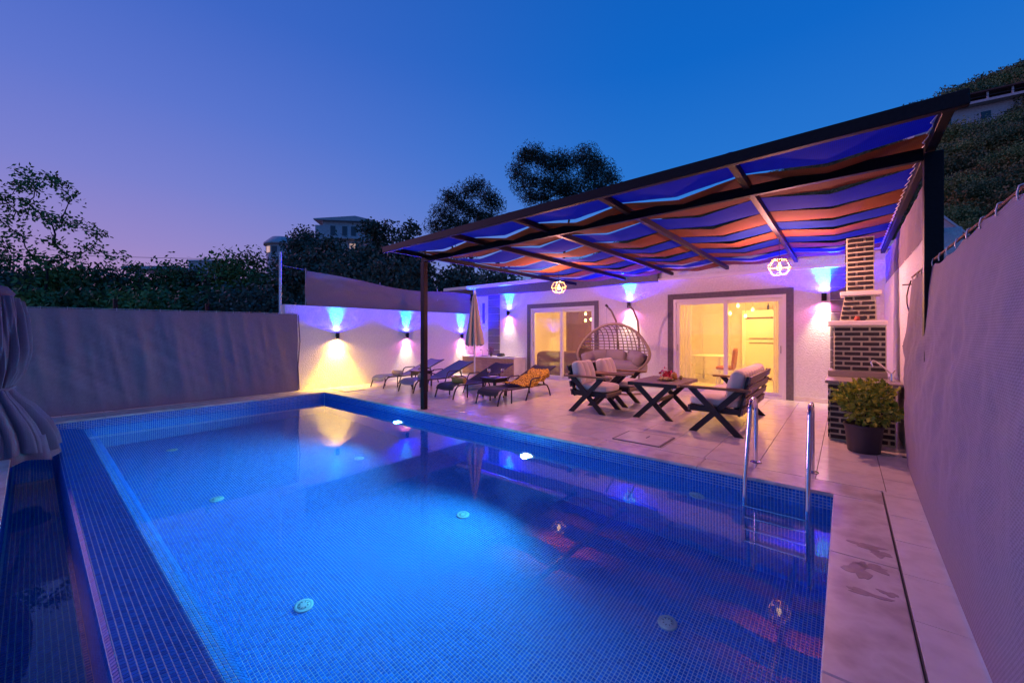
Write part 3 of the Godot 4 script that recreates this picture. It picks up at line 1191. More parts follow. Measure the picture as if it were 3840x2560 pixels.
func barbecue() -> void:
	var t := thing("brick_barbecue", "black brick outdoor barbecue with tapered hood and chimney", "barbecue", Vector3(0.14, 0, -6.75))
	# the front of the base is at z = 0; the firebox stands back behind the worktop
	var D := 1.05
	var body := func(called: String, a: Vector3, z: Vector3) -> void:
		var s := Shape.new()
		s.span(a, z, 0.004)
		part(t, called, s, M.mortar)
	body.call("base", Vector3(-0.30, 0, -D), Vector3(0.34, 0.745, 0))
	body.call("firebox", Vector3(-0.265, 0.87, -D), Vector3(0.29, 1.505, -0.60))
	body.call("chimney", Vector3(-0.125, 1.99, -0.98), Vector3(0.17, 2.74, -0.66))
	# hood narrows from the mantel to the upper ledge
	var s := Shape.new()
	var lo := [Vector3(-0.20, 1.58, -0.62), Vector3(0.195, 1.58, -0.62), Vector3(0.195, 1.58, -1.04), Vector3(-0.20, 1.58, -1.04)]
	var hi := [Vector3(-0.145, 1.925, -0.645), Vector3(0.185, 1.925, -0.645), Vector3(0.185, 1.925, -1.0), Vector3(-0.145, 1.925, -1.0)]
	for k in 4:
		var k2 := (k + 1) % 4
		s.quad(lo[k], lo[k2], hi[k2], hi[k])
	part(t, "hood", s, M.mortar)
	var ledge := func(called: String, a: Vector3, z: Vector3, m: Material) -> void:
		var q := Shape.new()
		q.span(a, z, 0.008)
		part(t, called, q, m)
	ledge.call("worktop", Vector3(-0.345, 0.745, -D), Vector3(0.40, 0.785, 0.06), M.granite)
	ledge.call("upstand", Vector3(-0.33, 0.785, -D), Vector3(0.30, 0.87, -0.585), M.granite)
	ledge.call("mantel", Vector3(-0.33, 1.505, -D), Vector3(0.30, 1.575, -0.555), M.white_trim)
	ledge.call("upper_ledge", Vector3(-0.195, 1.925, -1.02), Vector3(0.245, 1.985, -0.60), M.white_trim)
	# bricks: each its own piece, standing proud of the pale mortar
	var cache := {}
	var brick := func(w: float, hh: float, d: float, at: Vector3) -> void:
		var key := "%.3f %.3f %.3f" % [w, hh, d]
		if not cache.has(key):
			var q := Shape.new()
			q.box(Vector3.ZERO, Vector3(w, hh, d), 0.003)
			cache[key] = q.mesh()
		part(t, "brick", cache[key], M.brick, at)
	var course := func(x0: float, x1: float, y: float, hh: float, z: float, shift: bool) -> void:
		var x := x0 + 0.012
		var w := 0.17
		var j := 0.022
		if shift:
			x -= w / 2
		while x < x1 - 0.02:
			var a := maxf(x, x0 + 0.012)
			var b := minf(x + w, x1 - 0.012)
			if b - a > 0.025:
				brick.call(snappedf(b - a, 0.005), hh, 0.024, Vector3((a + b) / 2, y, z))
			x += w + j
	for k in 10:
		course.call(-0.30, 0.34, 0.05 + k * 0.072, 0.047, 0.002, k % 2 == 1)
	for k in 9:
		course.call(-0.265, 0.29, 0.908 + k * 0.0685, 0.044, -0.598, k % 2 == 1)
	for k in 5:
		var f := k / 5.0
		course.call(lerpf(-0.195, -0.145, f), lerpf(0.19, 0.183, f), 1.617 + k * 0.067, 0.043, lerpf(-0.622, -0.645, f), k % 2 == 0)
	for k in 11:
		course.call(-0.125, 0.17, 2.03 + k * 0.0665, 0.043, -0.658, k % 2 == 1)
	# bricks on the left flank
	for k in 10:
		for q in 5:
			var zz := -0.09 - q * 0.195 + (0.09 if k % 2 == 1 else 0.0)
			if zz > -1.0:
				brick.call(0.024, 0.047, 0.16, Vector3(-0.302, 0.05 + k * 0.072, zz - 0.02))
	for k in 9:
		for q in 2:
			brick.call(0.024, 0.044, 0.16, Vector3(-0.267, 0.908 + k * 0.0685, -0.70 - q * 0.19 - (0.04 if k % 2 == 1 else 0.0)))
	for k in 11:
		brick.call(0.024, 0.043, 0.17, Vector3(-0.127, 2.03 + k * 0.0665, -0.76 - (0.06 if k % 2 == 1 else 0.0)))
	# small things on the mantel
	var f1 := Shape.new()
	f1.lathe([Vector2(0.0, 0), Vector2(0.028, 0.0), Vector2(0.034, 0.03), Vector2(0.02, 0.055), Vector2(0.022, 0.06), Vector2(0.0, 0.058)], 14)
	single("clay_pot", f1, plain(0.45, 0.1, 0.06, 0.8), "tiny terracotta pot on the barbecue mantel", "pot", Vector3(0.13, 1.575, -7.335))
	f1 = Shape.new()
	f1.box(Vector3(0, 0.02, 0), Vector3(0.06, 0.04, 0.05), 0.008)
	f1.box(Vector3(0.0, 0.048, 0), Vector3(0.03, 0.016, 0.03), 0.006)
	single("small_box", f1, M.black_plastic_and_slot_shade, "small black box beside the terracotta pot on the mantel", "box", Vector3(0.19, 1.575, -7.335))
	# tap on the worktop
	var tap := thing("kitchen_tap", "chrome swan-neck tap on the barbecue worktop", "tap", Vector3(0.46, 0.785, -7.0))
	s = Shape.new()
	s.lathe([Vector2(0.0, 0), Vector2(0.03, 0), Vector2(0.03, 0.012), Vector2(0.017, 0.03), Vector2(0.017, 0.10), Vector2(0.0, 0.105)], 18)
	part(tap, "base", s, M.steel)
	s = Shape.new()
	var arc := []
	for k in 15:
		var a := k / 14.0
		arc.append(Vector3(-0.20 * sin(a * PI * 0.62) , 0.09 + 0.17 * sin(a * PI * 0.82), 0.03 * a))
	s.tube(arc, 0.011, 10)
	part(tap, "spout", s, M.steel)
	s = Shape.new()
	s.bar(Vector3(0.0, 0.09, 0), Vector3(0.03, 0.15, 0.04), 0.012, 0.012)
	part(tap, "lever", s, M.steel)

func wall_lamps() -> void:
	# up-and-down cylinders: a cool blue lamp above, a warm one below
	var spots := [
		[Vector3(-10.24, 1.34, -5.12), PI / 2, "black up-and-down wall lamp casting yellow light beside the dark screen", true],
		[Vector3(-10.24, 1.34, -7.29), PI / 2, "black up-and-down lamp in the middle of the garden wall", false],
		[Vector3(-10.24, 1.31, -9.54), PI / 2, "black up-and-down lamp on the garden wall behind the parasol", false],
		[Vector3(-8.56, 2.07, FACADE), 0.0, "black up-and-down lamp on the house between corner blocks and door", false],
		[Vector3(-4.38, 2.14, FACADE), 0.0, "black up-and-down lamp on the house behind the egg chair", false],
		[Vector3(-0.32, 2.12, FACADE), 0.0, "black up-and-down lamp on the house beside the barbecue", false]]
	for q in spots:
		var t := thing("wall_lamp", q[2], "wall lamp", q[0], q[1], "up-and-down wall lamps")
		var s := Shape.new()
		s.lathe([Vector2(0.034, -0.075), Vector2(0.042, -0.075), Vector2(0.042, 0.075), Vector2(0.034, 0.075), Vector2(0.034, 0.05), Vector2(0.034, -0.05), Vector2(0.034, -0.075)], 24, Vector3(0, 0, 0.075), Basis.IDENTITY, true)
		part(t, "housing", s, M.black_metal)
		s = Shape.new()
		s.box(Vector3(0, 0, 0.02), Vector3(0.045, 0.07, 0.04), 0.004)
		part(t, "bracket", s, M.black_metal)
		s = Shape.new()
		s.lathe([Vector2(0.0, 0.045), Vector2(0.033, 0.045), Vector2(0.033, 0.05), Vector2(0.0, 0.05)], 18, Vector3(0, 0, 0.075), Basis.IDENTITY, true)
		part(t, "cool_lamp", s, glowing(0.45, 0.75, 1.0, 6.0))
		s = Shape.new()
		s.lathe([Vector2(0.0, -0.05), Vector2(0.033, -0.05), Vector2(0.033, -0.045), Vector2(0.0, -0.045)], 18, Vector3(0, 0, 0.075), Basis.IDENTITY, true)
		part(t, "warm_lamp", s, glowing(1.0, 0.8, 0.45, 6.0))
		var up := Vector3(0, 0.09, 0.075)
		var dn := Vector3(0, -0.09, 0.075)
		# a bright lens beam and a wide spill on each side
		spot(t, up, Vector3(0, 1, -0.08), lin(0.012, 0.80, 1.0), 5.0, 28.0, 1.0)
		spot(t, up, Vector3(0, 1, 0.1), lin(0.004, 0.004, 1.0), 14.0, 84.0, 0.5)
		if q[3]:
			spot(t, dn, Vector3(0, -1, -0.06), lin(1.0, 0.62, 0.05), 26.0, 44.0, 1.0)
			spot(t, dn, Vector3(0, -1, 0.1), lin(1.0, 0.5, 0.12), 2.2, 80.0, 0.6)
		else:
			spot(t, dn, Vector3(0, -1, -0.06), lin(1.0, 0.74, 0.42), 4.2, 36.0, 1.0)
			spot(t, dn, Vector3(0, -1, 0.1), lin(1.0, 0.2, 0.6), 0.7, 80.0, 0.6)  # pink spill added to tint the terrace mauve; the lamp itself is warm

func pendants() -> void:
	for q in [[Vector3(-4.66, 2.37, -7.15), "gold wire cage pendant hanging in front of the left sliding door"], [Vector3(-0.75, 2.38, -7.1), "gold wire cage pendant hanging near the chimney"]]:
		var t := thing("pendant_lamp", q[1], "pendant lamp", q[0], 0.0, "wire cage pendants under the pergola")
		var s := Shape.new()
		s.tube([Vector3(0, 0.12, 0), Vector3(0, 0.42, 0)], 0.004, 6)
		part(t, "flex", s, M.black_plastic_and_slot_shade)
		s = Shape.new()
		s.lathe([Vector2(0.0, 0.055), Vector2(0.02, 0.055), Vector2(0.022, 0.11), Vector2(0.008, 0.125), Vector2(0, 0.125)], 14)
		part(t, "lamp_holder", s, M.black_plastic_and_slot_shade)
		s = Shape.new()
		s.lathe([Vector2(0.0, -0.055), Vector2(0.02, -0.05), Vector2(0.034, -0.025), Vector2(0.034, 0.0), Vector2(0.02, 0.035), Vector2(0.013, 0.055), Vector2(0.0, 0.056)], 18)
		part(t, "bulb", s, M.bulb)
		s = Shape.new()
		# faceted cage: three six-sided rings joined by struts
		var rings := [[0.11, 0.095], [0.0, 0.16], [-0.11, 0.095]]
		var pts := []
		for r in rings:
			var ring := []
			for k in 6:
				var a := TAU * (k + 0.5) / 6
				ring.append(Vector3(cos(a) * r[1], r[0], sin(a) * r[1]))
			pts.append(ring)
		for i in 3:
			for k in 6:
				s.tube([pts[i][k], pts[i][(k + 1) % 6]], 0.0035, 5)
				if i < 2:
					s.tube([pts[i][k], pts[i + 1][k]], 0.0035, 5)
		for k in 6:
			s.tube([pts[0][k], Vector3(0, 0.12, 0)], 0.003, 5)
		part(t, "cage", s, M.gold_wire)
		omni(t, Vector3(0, -0.01, 0), lin(1.0, 0.36, 0.32), 4.4, 0.03)

func pool_fittings() -> void:
	# two underwater lamps in the wall below the deck
	for q in [[-6.5, "round white underwater lamp below the pergola post"], [-3.44, "round white underwater lamp midway along the deck wall"]]:
		var t := thing("pool_light", q[1], "pool light", Vector3(q[0], -0.64, PZ0), 0.0, "underwater lamps in the deck wall")
		var s := Shape.new()
		var b := Basis(Vector3.RIGHT, PI / 2)
		s.lathe([Vector2(0.085, 0.0), Vector2(0.125, 0.0), Vector2(0.125, 0.012), Vector2(0.115, 0.022), Vector2(0.09, 0.026), Vector2(0.085, 0.02)], 28, Vector3.ZERO, b)
		part(t, "ring", s, plain(0.8, 0.8, 0.82, 0.3))
		s = Shape.new()
		s.lathe([Vector2(0.0, 0.03), Vector2(0.05, 0.026), Vector2(0.087, 0.012), Vector2(0.087, 0.004)].map(func(p): return p), 24, Vector3.ZERO, b)
		part(t, "lens", s, glowing(0.75, 0.92, 1.0, 5.0))
		spot(t, Vector3(0, 0.0, 0.08), Vector3(0, 0.10, 1), lin(0.04, 0.58, 1.0), 21.0, 70.0, 1.0, 0.06)
	# inlet discs in the floor, and one on the deck wall
	var places := [[-8.64, -1.51, "nearest the dark screen"], [-6.13, -1.51, "second from the dark screen, on the gutter side"], [-6.12, -3.44, "out from the pergola post lamp"], [-3.62, -3.41, "out from the midway underwater lamp"], [-3.62, -1.52, "across from the midway lamp, by the gutter"], [-1.14, -3.4, "nearest the ladder"]]
	for q in places:
		var t := thing("floor_inlet", "white inlet disc in the pool floor " + q[2], "pool inlet", Vector3(q[0], FLOOR + 0.003, q[1]), 0.0, "inlet discs in the pool floor")
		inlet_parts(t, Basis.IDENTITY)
	var w := thing("wall_inlet", "round blue-white inlet disc on the pool wall near the ladder", "pool inlet", Vector3(-1.2, -0.55, PZ0 + 0.003))
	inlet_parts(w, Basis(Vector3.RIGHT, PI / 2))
	# ladder
	var l := thing("pool_ladder", "stainless steel pool ladder with two curved handrails", "ladder", Vector3(-0.5, 0, PZ0))
	for sx in [-0.245, 0.245]:
		var pts := [Vector3(sx, 0.0, -0.54), Vector3(sx, 0.55, -0.54)]
		for k in 13:
			var a := PI * k / 12.0
			pts.append(Vector3(sx, 0.56 + 0.15 * sin(a) - 0.0 * k, -0.36 - 0.18 * cos(a)))
		pts.append_array([Vector3(sx, 0.3, -0.06), Vector3(sx, 0.0, 0.07), Vector3(sx, -0.25, 0.13), Vector3(sx, -0.6, 0.14), Vector3(sx, -1.15, 0.14), Vector3(sx, -1.2, 0.10), Vector3(sx, -1.2, 0.02)])
		var s := Shape.new()
		s.tube(pts, 0.021, 14)
		var rail := part(l, "handrail", s, M.steel)
		s = Shape.new()
		s.lathe([Vector2(0.0, 0.0), Vector2(0.055, 0.0), Vector2(0.055, 0.006), Vector2(0.03, 0.018), Vector2(0.0, 0.018)], 20, Vector3(sx, 0.0, -0.54))
		part(rail, "flange", s, M.steel)
	for y in [-0.36, -0.62, -0.88, -1.12]:
		var s := Shape.new()
		s.box(Vector3(0, y, 0.13), Vector3(0.49, 0.025, 0.075), 0.008)
		part(l, "tread", s, M.steel)

func inlet_parts(t: Node3D, b: Basis) -> void:
	var s := Shape.new()
	s.lathe([Vector2(0.078, 0.0), Vector2(0.078, 0.010), Vector2(0.068, 0.016), Vector2(0.052, 0.015)], 24, Vector3.ZERO, b)
	var white := plain(0.5, 0.56, 0.50, 0.5)
	part(t, "rim", s, white)
	s = Shape.new()
	s.lathe([Vector2(0.052, 0.008), Vector2(0.044, 0.016), Vector2(0.03, 0.020), Vector2(0.0, 0.020)], 24, Vector3.ZERO, b)
	part(t, "cap", s, white)
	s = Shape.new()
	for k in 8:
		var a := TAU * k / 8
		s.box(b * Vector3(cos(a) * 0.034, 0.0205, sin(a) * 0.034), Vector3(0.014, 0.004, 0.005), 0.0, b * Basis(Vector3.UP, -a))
	part(t, "slot", s, M.black_plastic_and_slot_shade)  # bars laid on the cap, painted black as the shade inside its slots

# a seat of X-shaped side frames, wide timber arms and loose cushions; it faces +x, its middle is at the origin, w is the distance between side frames
func make_seat(called: String, label: String, category: String, w: float, n_cush: int) -> Node3D:
	var t := thing(called, label, category)
	var hw := w / 2
	for sz in [-1.0, 1.0]:
		for k in [-1.0, 1.0]:
			# two slanted planks cross; the second lies half a plank behind the first
			var poly := PackedVector2Array([Vector2(-0.30 * k - 0.055, 0.0), Vector2(-0.30 * k + 0.055, 0.0), Vector2(0.30 * k + 0.055, 0.615), Vector2(0.30 * k - 0.055, 0.615)])
			var s := Shape.new()
			s.plate(poly, 0.036, Transform3D(Basis.IDENTITY, Vector3(0, 0, sz * (hw + (0.018 if k > 0 else -0.0185)))))
			part(t, "leg", s, M.dark_wood)
		var s := Shape.new()
		s.box(Vector3(0.01, 0.632, sz * hw), Vector3(0.90, 0.032, 0.105), 0.006)
		part(t, "armrest", s, M.oak)
		s = Shape.new()
		s.box(Vector3(0.02, 0.325, sz * (hw - 0.062)), Vector3(0.66, 0.08, 0.045), 0.004)
		part(t, "side_rail", s, M.dark_wood)
	var s := Shape.new()
	s.box(Vector3(0.36, 0.325, 0), Vector3(0.03, 0.08, w - 0.08), 0.004)
	part(t, "front_rail", s, M.taupe_wood)
	for k in 5:
		s = Shape.new()
		s.box(Vector3(-0.24 + k * 0.14, 0.352, 0), Vector3(0.08, 0.02, w - 0.17), 0.003)
		part(t, "seat_slat", s, M.dark_wood)
	# leaning back: two uprights and four boards
	var lean := Basis(Vector3.BACK, 0.20)
	for sz in [-1.0, 1.0]:
		s = Shape.new()
		s.box(Vector3(-0.335, 0.54, sz * (hw - 0.09)) , Vector3(0.035, 0.56, 0.06), 0.004, lean)
		part(t, "back_post", s, M.dark_wood)
	for k in 4:
		s = Shape.new()
		var y := -0.20 + k * 0.145
		s.box(Vector3(-0.335, 0.54, 0) + lean * Vector3(-0.032, y, 0), Vector3(0.026, 0.105, w - 0.05), 0.004, lean)
		part(t, "back_board", s, M.taupe_wood)
	# cushions
	var cw := (w - 0.10) / n_cush
	for k in n_cush:
		var z := -w / 2 + 0.05 + cw * (k + 0.5)
		s = Shape.new()
		s.cushion(Vector3(0.04, 0.43, z), Vector3(0.66, 0.135, cw - 0.008), 0.03)
		part(t, "seat_cushion", s, M.cream_fabric)
		s = Shape.new()
		# back cushion stitched into three upright puffs
		var b := Basis(Vector3.BACK, 0.24 + 0.02 * sin(k * 3.0))
		for q in 3:
			s.cushion(Vector3(-0.235, 0.665, z + (q - 1) * (cw - 0.02) / 3.0), Vector3(0.15, 0.44, (cw - 0.015) / 3.0 + 0.012), 0.05, b, 8)
		part(t, "back_cushion", s, M.cream_fabric)
	return t

func lounge() -> void:
	var g := "X-legged terrace armchairs"
	var c := make_seat("armchair", "X-legged armchair with cream cushions nearer the pool", "armchair", 0.66, 1)
	c.set_meta("group", g)
	c.position = Vector3(-3.50, 0, -6.59)
	copy_of(c, "X-legged armchair with cream cushions nearer the egg chair", Vector3(-3.50, 0, -7.50), 0.02, g)
	var so := make_seat("garden_sofa", "X-legged garden sofa with cream cushions and slatted back", "sofa", 1.88, 3)
	so.position = Vector3(-1.39, 0, -7.03)
	so.rotation.y = PI
	# coffee table
	var t := thing("coffee_table", "low plank-topped coffee table on crossed dark legs", "table", Vector3(-2.42, 0, -7.02))
	for k in 5:
		var s := Shape.new()
		s.box(Vector3(-0.32 + k * 0.16, 0.565, 0), Vector3(0.1585, 0.05, 1.14), 0.003)
		part(t, "top_plank", s, M.taupe_wood)
	var fr := Shape.new()
	fr.box(Vector3(0, 0.562, 0.577), Vector3(0.80, 0.058, 0.014), 0.002)
	part(t, "edge_board", fr, M.dark_wood)
	fr = Shape.new()
	fr.box(Vector3(0, 0.562, -0.577), Vector3(0.80, 0.058, 0.014), 0.002)
	part(t, "edge_board", fr, M.dark_wood)
	for sz in [-0.50, 0.52]:
		for k in [-1.0, 1.0]:
			var s := Shape.new()
			s.plate(PackedVector2Array([Vector2(-0.27 * k - 0.055, 0.0), Vector2(-0.27 * k + 0.055, 0.0), Vector2(0.27 * k + 0.055, 0.538), Vector2(0.27 * k - 0.055, 0.538)]), 0.036, Transform3D(Basis.IDENTITY, Vector3(0, 0, sz + (0.018 if k > 0 else -0.0185))))
			part(t, "leg", s, M.dark_wood)
	var sr := Shape.new()
	sr.box(Vector3(0, 0.27, 0.01), Vector3(0.05, 0.05, 0.98), 0.004)
	part(t, "stretcher", sr, M.taupe_wood)
	# fruit plate, fruit and flowers
	var top := 0.59
	var p := thing("fruit_plate", "oval plate of pale sliced fruit on the coffee table", "plate", Vector3(-2.36, top, -6.95))
	var s := Shape.new()
	s.lathe([Vector2(0.0, 0.004), Vector2(0.09, 0.004), Vector2(0.14, 0.022), Vector2(0.145, 0.024), Vector2(0.10, 0.0), Vector2(0.0, 0.0)], 28)
	part(p, "plate", s, plain(0.35, 0.33, 0.2, 0.35))
	for k in 16:
		s = Shape.new()
		var a := k * 2.4
		var r := 0.02 + 0.006 * k
		s.lathe([Vector2(0.0, -0.007), Vector2(0.03, -0.006), Vector2(0.032, 0.0), Vector2(0.03, 0.006), Vector2(0.0, 0.007)], 12, Vector3(cos(a) * r, 0.018 + 0.012 * (1 - k / 16.0) * 2, sin(a) * r), Basis(Vector3(cos(a + 1.5), 0, sin(a + 1.5)), 0.5))
		part(p, "fruit_slice", s, [plain(0.5, 0.42, 0.12, 0.5), plain(0.42, 0.45, 0.14, 0.5), plain(0.6, 0.5, 0.25, 0.5)][k % 3])
	var f := thing("flower_posy", "posy of crimson bougainvillea flowers on the coffee table", "flowers", Vector3(-2.42, top, -7.22))
	s = Shape.new()
	s.tinted = true
	for k in 150:
		var d := Vector3(rng.randfn(0, 0.055), absf(rng.randfn(0.07, 0.045)), rng.randfn(0, 0.05))
		s.tint = Color(rng.randf_range(0.32, 0.6), rng.randf_range(0.005, 0.02), rng.randf_range(0.03, 0.09))
		leaf_card(s, d, 0.028, 0.024)
	part(f, "petals", s, M.leaf_near)
	s = Shape.new()
	for k in 7:
		s.tube([Vector3(0.02 * cos(k * 2.2), 0.0, 0.02 * sin(k * 2.2)), Vector3(0.05 * cos(k * 0.9), 0.09, 0.05 * sin(k * 0.9))], 0.003, 5)
	part(f, "stems", s, plain(0.08, 0.12, 0.03, 0.7))
	for q in [[Vector3(-2.27, top, -7.10), 0.055, plain(0.40, 0.20, 0.03, 0.5), "brown-gold pineapple lying beside the flowers", "pineapple"], [Vector3(-2.30, top, -7.00), 0.035, plain(0.38, 0.05, 0.02, 0.35), "red apple between the fruit plate and pineapple", "apple"], [Vector3(-2.20, top, -7.26), 0.03, plain(0.30, 0.28, 0.05, 0.4), "small green pear behind the pineapple on the table", "pear"]]:
		s = Shape.new()
		var r: float = q[1]
		var pr := []
		for k in 11:
			var a := PI * k / 10.0
			pr.append(Vector2(sin(a) * r * (1.0 + 0.08 * sin(k * 2.0)), r - cos(a) * r * (1.25 if q[4] != "apple" else 0.92)))
		s.lathe(pr, 18)
		s.tube([Vector3(0, r * 1.9, 0), Vector3(0.008, r * 2.3, 0)], 0.003, 5)
		var lo := 0.0
		for w in s.v:
			lo = minf(lo, w.y)
		single(q[4], s, q[2], q[3], "fruit", q[0] + Vector3(0, -lo + 0.001, 0))

func leaf_card(s: Shape, c: Vector3, l: float, w: float) -> void:
	var d := Vector3(rng.randfn(), rng.randfn(), rng.randfn()).normalized()
	var e := d.cross(Vector3(rng.randfn(), rng.randfn(), rng.randfn())).normalized()
	var nn := d.cross(e)
	s.vert(c - d * l, nn)
	s.vert(c + e * w, nn)
	s.vert(c + d * l, nn)
	s.vert(c - d * l, nn)
	s.vert(c + d * l, nn)
	s.vert(c - e * w, nn)

func loungers() -> void:
	# built with the foot end towards +z; origin on the floor at the middle of the front legs
	var build := func(label: String, sling: Material) -> Node3D:
		var t := thing("sun_lounger", label, "sun lounger", Vector3.ZERO, 0.0, "sun loungers facing the pool")
		var side := [Vector2(0.05, 0.19), Vector2(0.01, 0.255), Vector2(-0.08, 0.292), Vector2(-0.2, 0.30), Vector2(-0.6, 0.285), Vector2(-1.0, 0.285), Vector2(-1.05, 0.29)]
		var back := [Vector2(-1.0, 0.29), Vector2(-1.5, 0.48), Vector2(-1.93, 0.64)]
		for sx in [-0.29, 0.29]:
			var s := Shape.new()
			var pts := [Vector3(sx, 0.0, 0.06), Vector3(sx, 0.10, 0.03), Vector3(sx, 0.21, -0.015), Vector3(sx, 0.265, -0.07), Vector3(sx, 0.285, -0.16)]
			pts.append_array([Vector3(sx, 0.275, -0.6), Vector3(sx, 0.275, -1.0), Vector3(sx, 0.275, -1.50), Vector3(sx, 0.24, -1.60), Vector3(sx, 0.12, -1.68), Vector3(sx, 0.0, -1.72)])
			s.tube(pts, 0.016, 8)
			part(t, "side_frame", s, M.lounger_frame)
			s = Shape.new()
			s.tube([Vector3(sx, 0.275, -0.36), Vector3(sx, 0.0, -0.36)], 0.014, 8)
			part(t, "leg", s, M.lounger_frame)
			s = Shape.new()
			s.tube([Vector3(sx * 1.06, 0.0, -0.80), Vector3(sx * 1.08, 0.22, -0.90), Vector3(sx * 1.08, 0.40, -0.97), Vector3(sx * 1.08, 0.44, -1.03), Vector3(sx * 1.08, 0.44, -1.32), Vector3(sx * 1.08, 0.40, -1.40), Vector3(sx * 1.06, 0.27, -1.46)], 0.015, 8)
			part(t, "armrest", s, M.lounger_frame)
			s = Shape.new()
			s.tube([Vector3(sx, 0.29, -1.0), Vector3(sx, 0.48, -1.5), Vector3(sx, 0.64, -1.93)], 0.015, 8)
			part(t, "back_frame", s, M.lounger_frame)
			s = Shape.new()
			s.tube([Vector3(sx * 0.9, 0.45, -1.45), Vector3(sx * 0.9, 0.275, -1.5)], 0.01, 6)
			part(t, "prop", s, M.lounger_frame)
		for q in [[0.29, -0.16], [0.275, -1.02], [0.275, -1.5]]:
			var s := Shape.new()
			s.tube([Vector3(-0.29, q[0] - 0.01, q[1]), Vector3(0.29, q[0] - 0.01, q[1])], 0.012, 8)
			part(t, "crossbar", s, M.lounger_frame)
		var sl := func(path: Array) -> Shape:
			var s := Shape.new()
			for off in [0.0, -0.006]:
				s.sheet(func(u: float, w: float) -> Vector3:
					var x := u * (path.size() - 1)
					var i := mini(int(x), path.size() - 2)
					var p: Vector2 = path[i].lerp(path[i + 1], x - i)
					var y: float = p.y + 0.012 - 0.022 * sin(PI * w) + off
					return Vector3(lerpf(-0.275, 0.275, w), y, p.x), 24, 8)
			return s
		part(t, "seat_sling", sl.call(side), sling)
		part(t, "back_sling", sl.call(back), sling)
		return t
	var a: Node3D = build.call("pale blue sun lounger closest to the garden wall", M.sling_blue)
	a.position = Vector3(-9.23, 0, -5.74)
	copy_of(a, "pale blue sun lounger behind the pergola post", Vector3(-8.0, 0, -5.74), 0.0)
	var b: Node3D = build.call("dark sun lounger with a rolled yellow towel on it", M.sling_dark)
	b.position = Vector3(-6.63, 0, -5.74)
	copy_of(b, "dark sun lounger with a yellow printed towel thrown over it", Vector3(-5.39, 0, -5.76), 0.0)
	# rolled towels
	var roll := func(at: Vector3, m: Material, label: String) -> void:
		var t := thing("rolled_towel", label, "towel", at, 0.05)
		var s := Shape.new()
		var bs := Basis(Vector3.BACK, PI / 2)
		s.lathe([Vector2(0.0, -0.17), Vector2(0.05, -0.172), Vector2(0.064, -0.165), Vector2(0.067, -0.08), Vector2(0.066, 0.08), Vector2(0.064, 0.165), Vector2(0.05, 0.172), Vector2(0.0, 0.17)], 22, Vector3(0, 0.066, 0), bs)
		part(t, "roll", s, m)
		s = Shape.new()
		var spiral := []
		for k in 40:
			var an := k * 0.45
			spiral.append(Vector3(0.174, 0.066 + cos(an) * (0.01 + k * 0.00125), sin(an) * (0.01 + k * 0.00125)))
		s.tube(spiral, 0.0035, 5)
		part(t, "rolled_end", s, m)
	M.towel_yellow = grained(plain(0.62, 0.42, 0.10, 0.95), 0.75, 1.0, 0.1, 4, 5.0, false, 91, 0.3)
	M.towel_pink = grained(plain(0.5, 0.4, 0.38, 0.95), 0.75, 1.0, 0.1, 4, 5.0, false, 92, 0.3)
	roll.call(Vector3(-6.55, 0.292, -6.05), M.towel_yellow, "rolled yellow towel lying across a dark lounger")
	roll.call(Vector3(-9.1, 0.292, -6.2), M.towel_pink, "rolled pinkish towel on the lounger closest to the wall")
	roll.call(Vector3(-7.85, 0.292, -6.1), M.towel_pink, "rolled pinkish towel on the lounger behind the post")
	# thrown towel with a printed pattern
	var print_m := plain(1, 1, 1, 0.95)
	print_m.albedo_texture = noise_tex(0.03, 3, [[0.0, Color(0.22, 0.14, 0.06)], [0.40, Color(0.34, 0.22, 0.08)], [0.47, Color(0.78, 0.62, 0.16)], [0.75, Color(0.86, 0.72, 0.28)], [1.0, Color(0.84, 0.78, 0.55)]], 95)
	tri_scale(print_m, 2.0, false)
	var nz := FastNoiseLite.new()
	nz.seed = 31
	nz.frequency = 1.0
	var tw := Shape.new()
	for off in [0.0, 0.008]:
		tw.sheet(func(u: float, w: float) -> Vector3:
			# runs from the seat up the back and hangs over the near side
			var z := lerpf(-0.62, -1.62, u)
			var y := 0.312 + maxf(0.0, (-z - 1.0)) * 0.40
			var x := lerpf(-0.16, 0.36, w) + 0.06 * nz.get_noise_2d(u * 4.0, 3.0) + 0.10 * (u - 0.5)
			x = minf(x, 0.33 + 0.01 * sin(u * 20.0))
			var over := maxf(0.0, lerpf(-0.16, 0.36, w) + 0.10 * (u - 0.5) - 0.29)
			y += 0.035 + 0.035 * nz.get_noise_2d(u * 7.0, w * 6.0) + off - over * 1.4
			y += 0.02 * sin(u * 16.0 + w * 4.0) * 0.6
			return Vector3(x, y, z), 40, 24)
	single("beach_towel", tw, print_m, "yellow printed towel thrown over a dark lounger", "towel", Vector3(-5.39, 0.0, -5.76))
	# low square tables
	var mk := func(label: String, at: Vector3) -> Node3D:
		var t := thing("side_table", label, "side table", at, 0.0, "low side tables between loungers")
		var s := Shape.new()
		s.box(Vector3(0, 0.405, 0), Vector3(0.46, 0.03, 0.46), 0.006)
		part(t, "table_top", s, M.lounger_frame)
		s = Shape.new()
		s.box(Vector3(0, 0.355, 0), Vector3(0.40, 0.07, 0.40), 0.004)
		part(t, "apron", s, M.lounger_frame)
		for k in 4:
			s = Shape.new()
			var x := 0.18 if k % 2 == 0 else -0.18
			var z := 0.18 if k < 2 else -0.18
			s.box(Vector3(x, 0.16, z), Vector3(0.035, 0.32, 0.035), 0.003)
			part(t, "leg", s, M.lounger_frame)
		return t
	mk.call("low dark table with two red wine glasses on it", Vector3(-6.01, 0, -6.62))
	mk.call("low dark table between the two pale blue loungers", Vector3(-8.62, 0, -6.62))
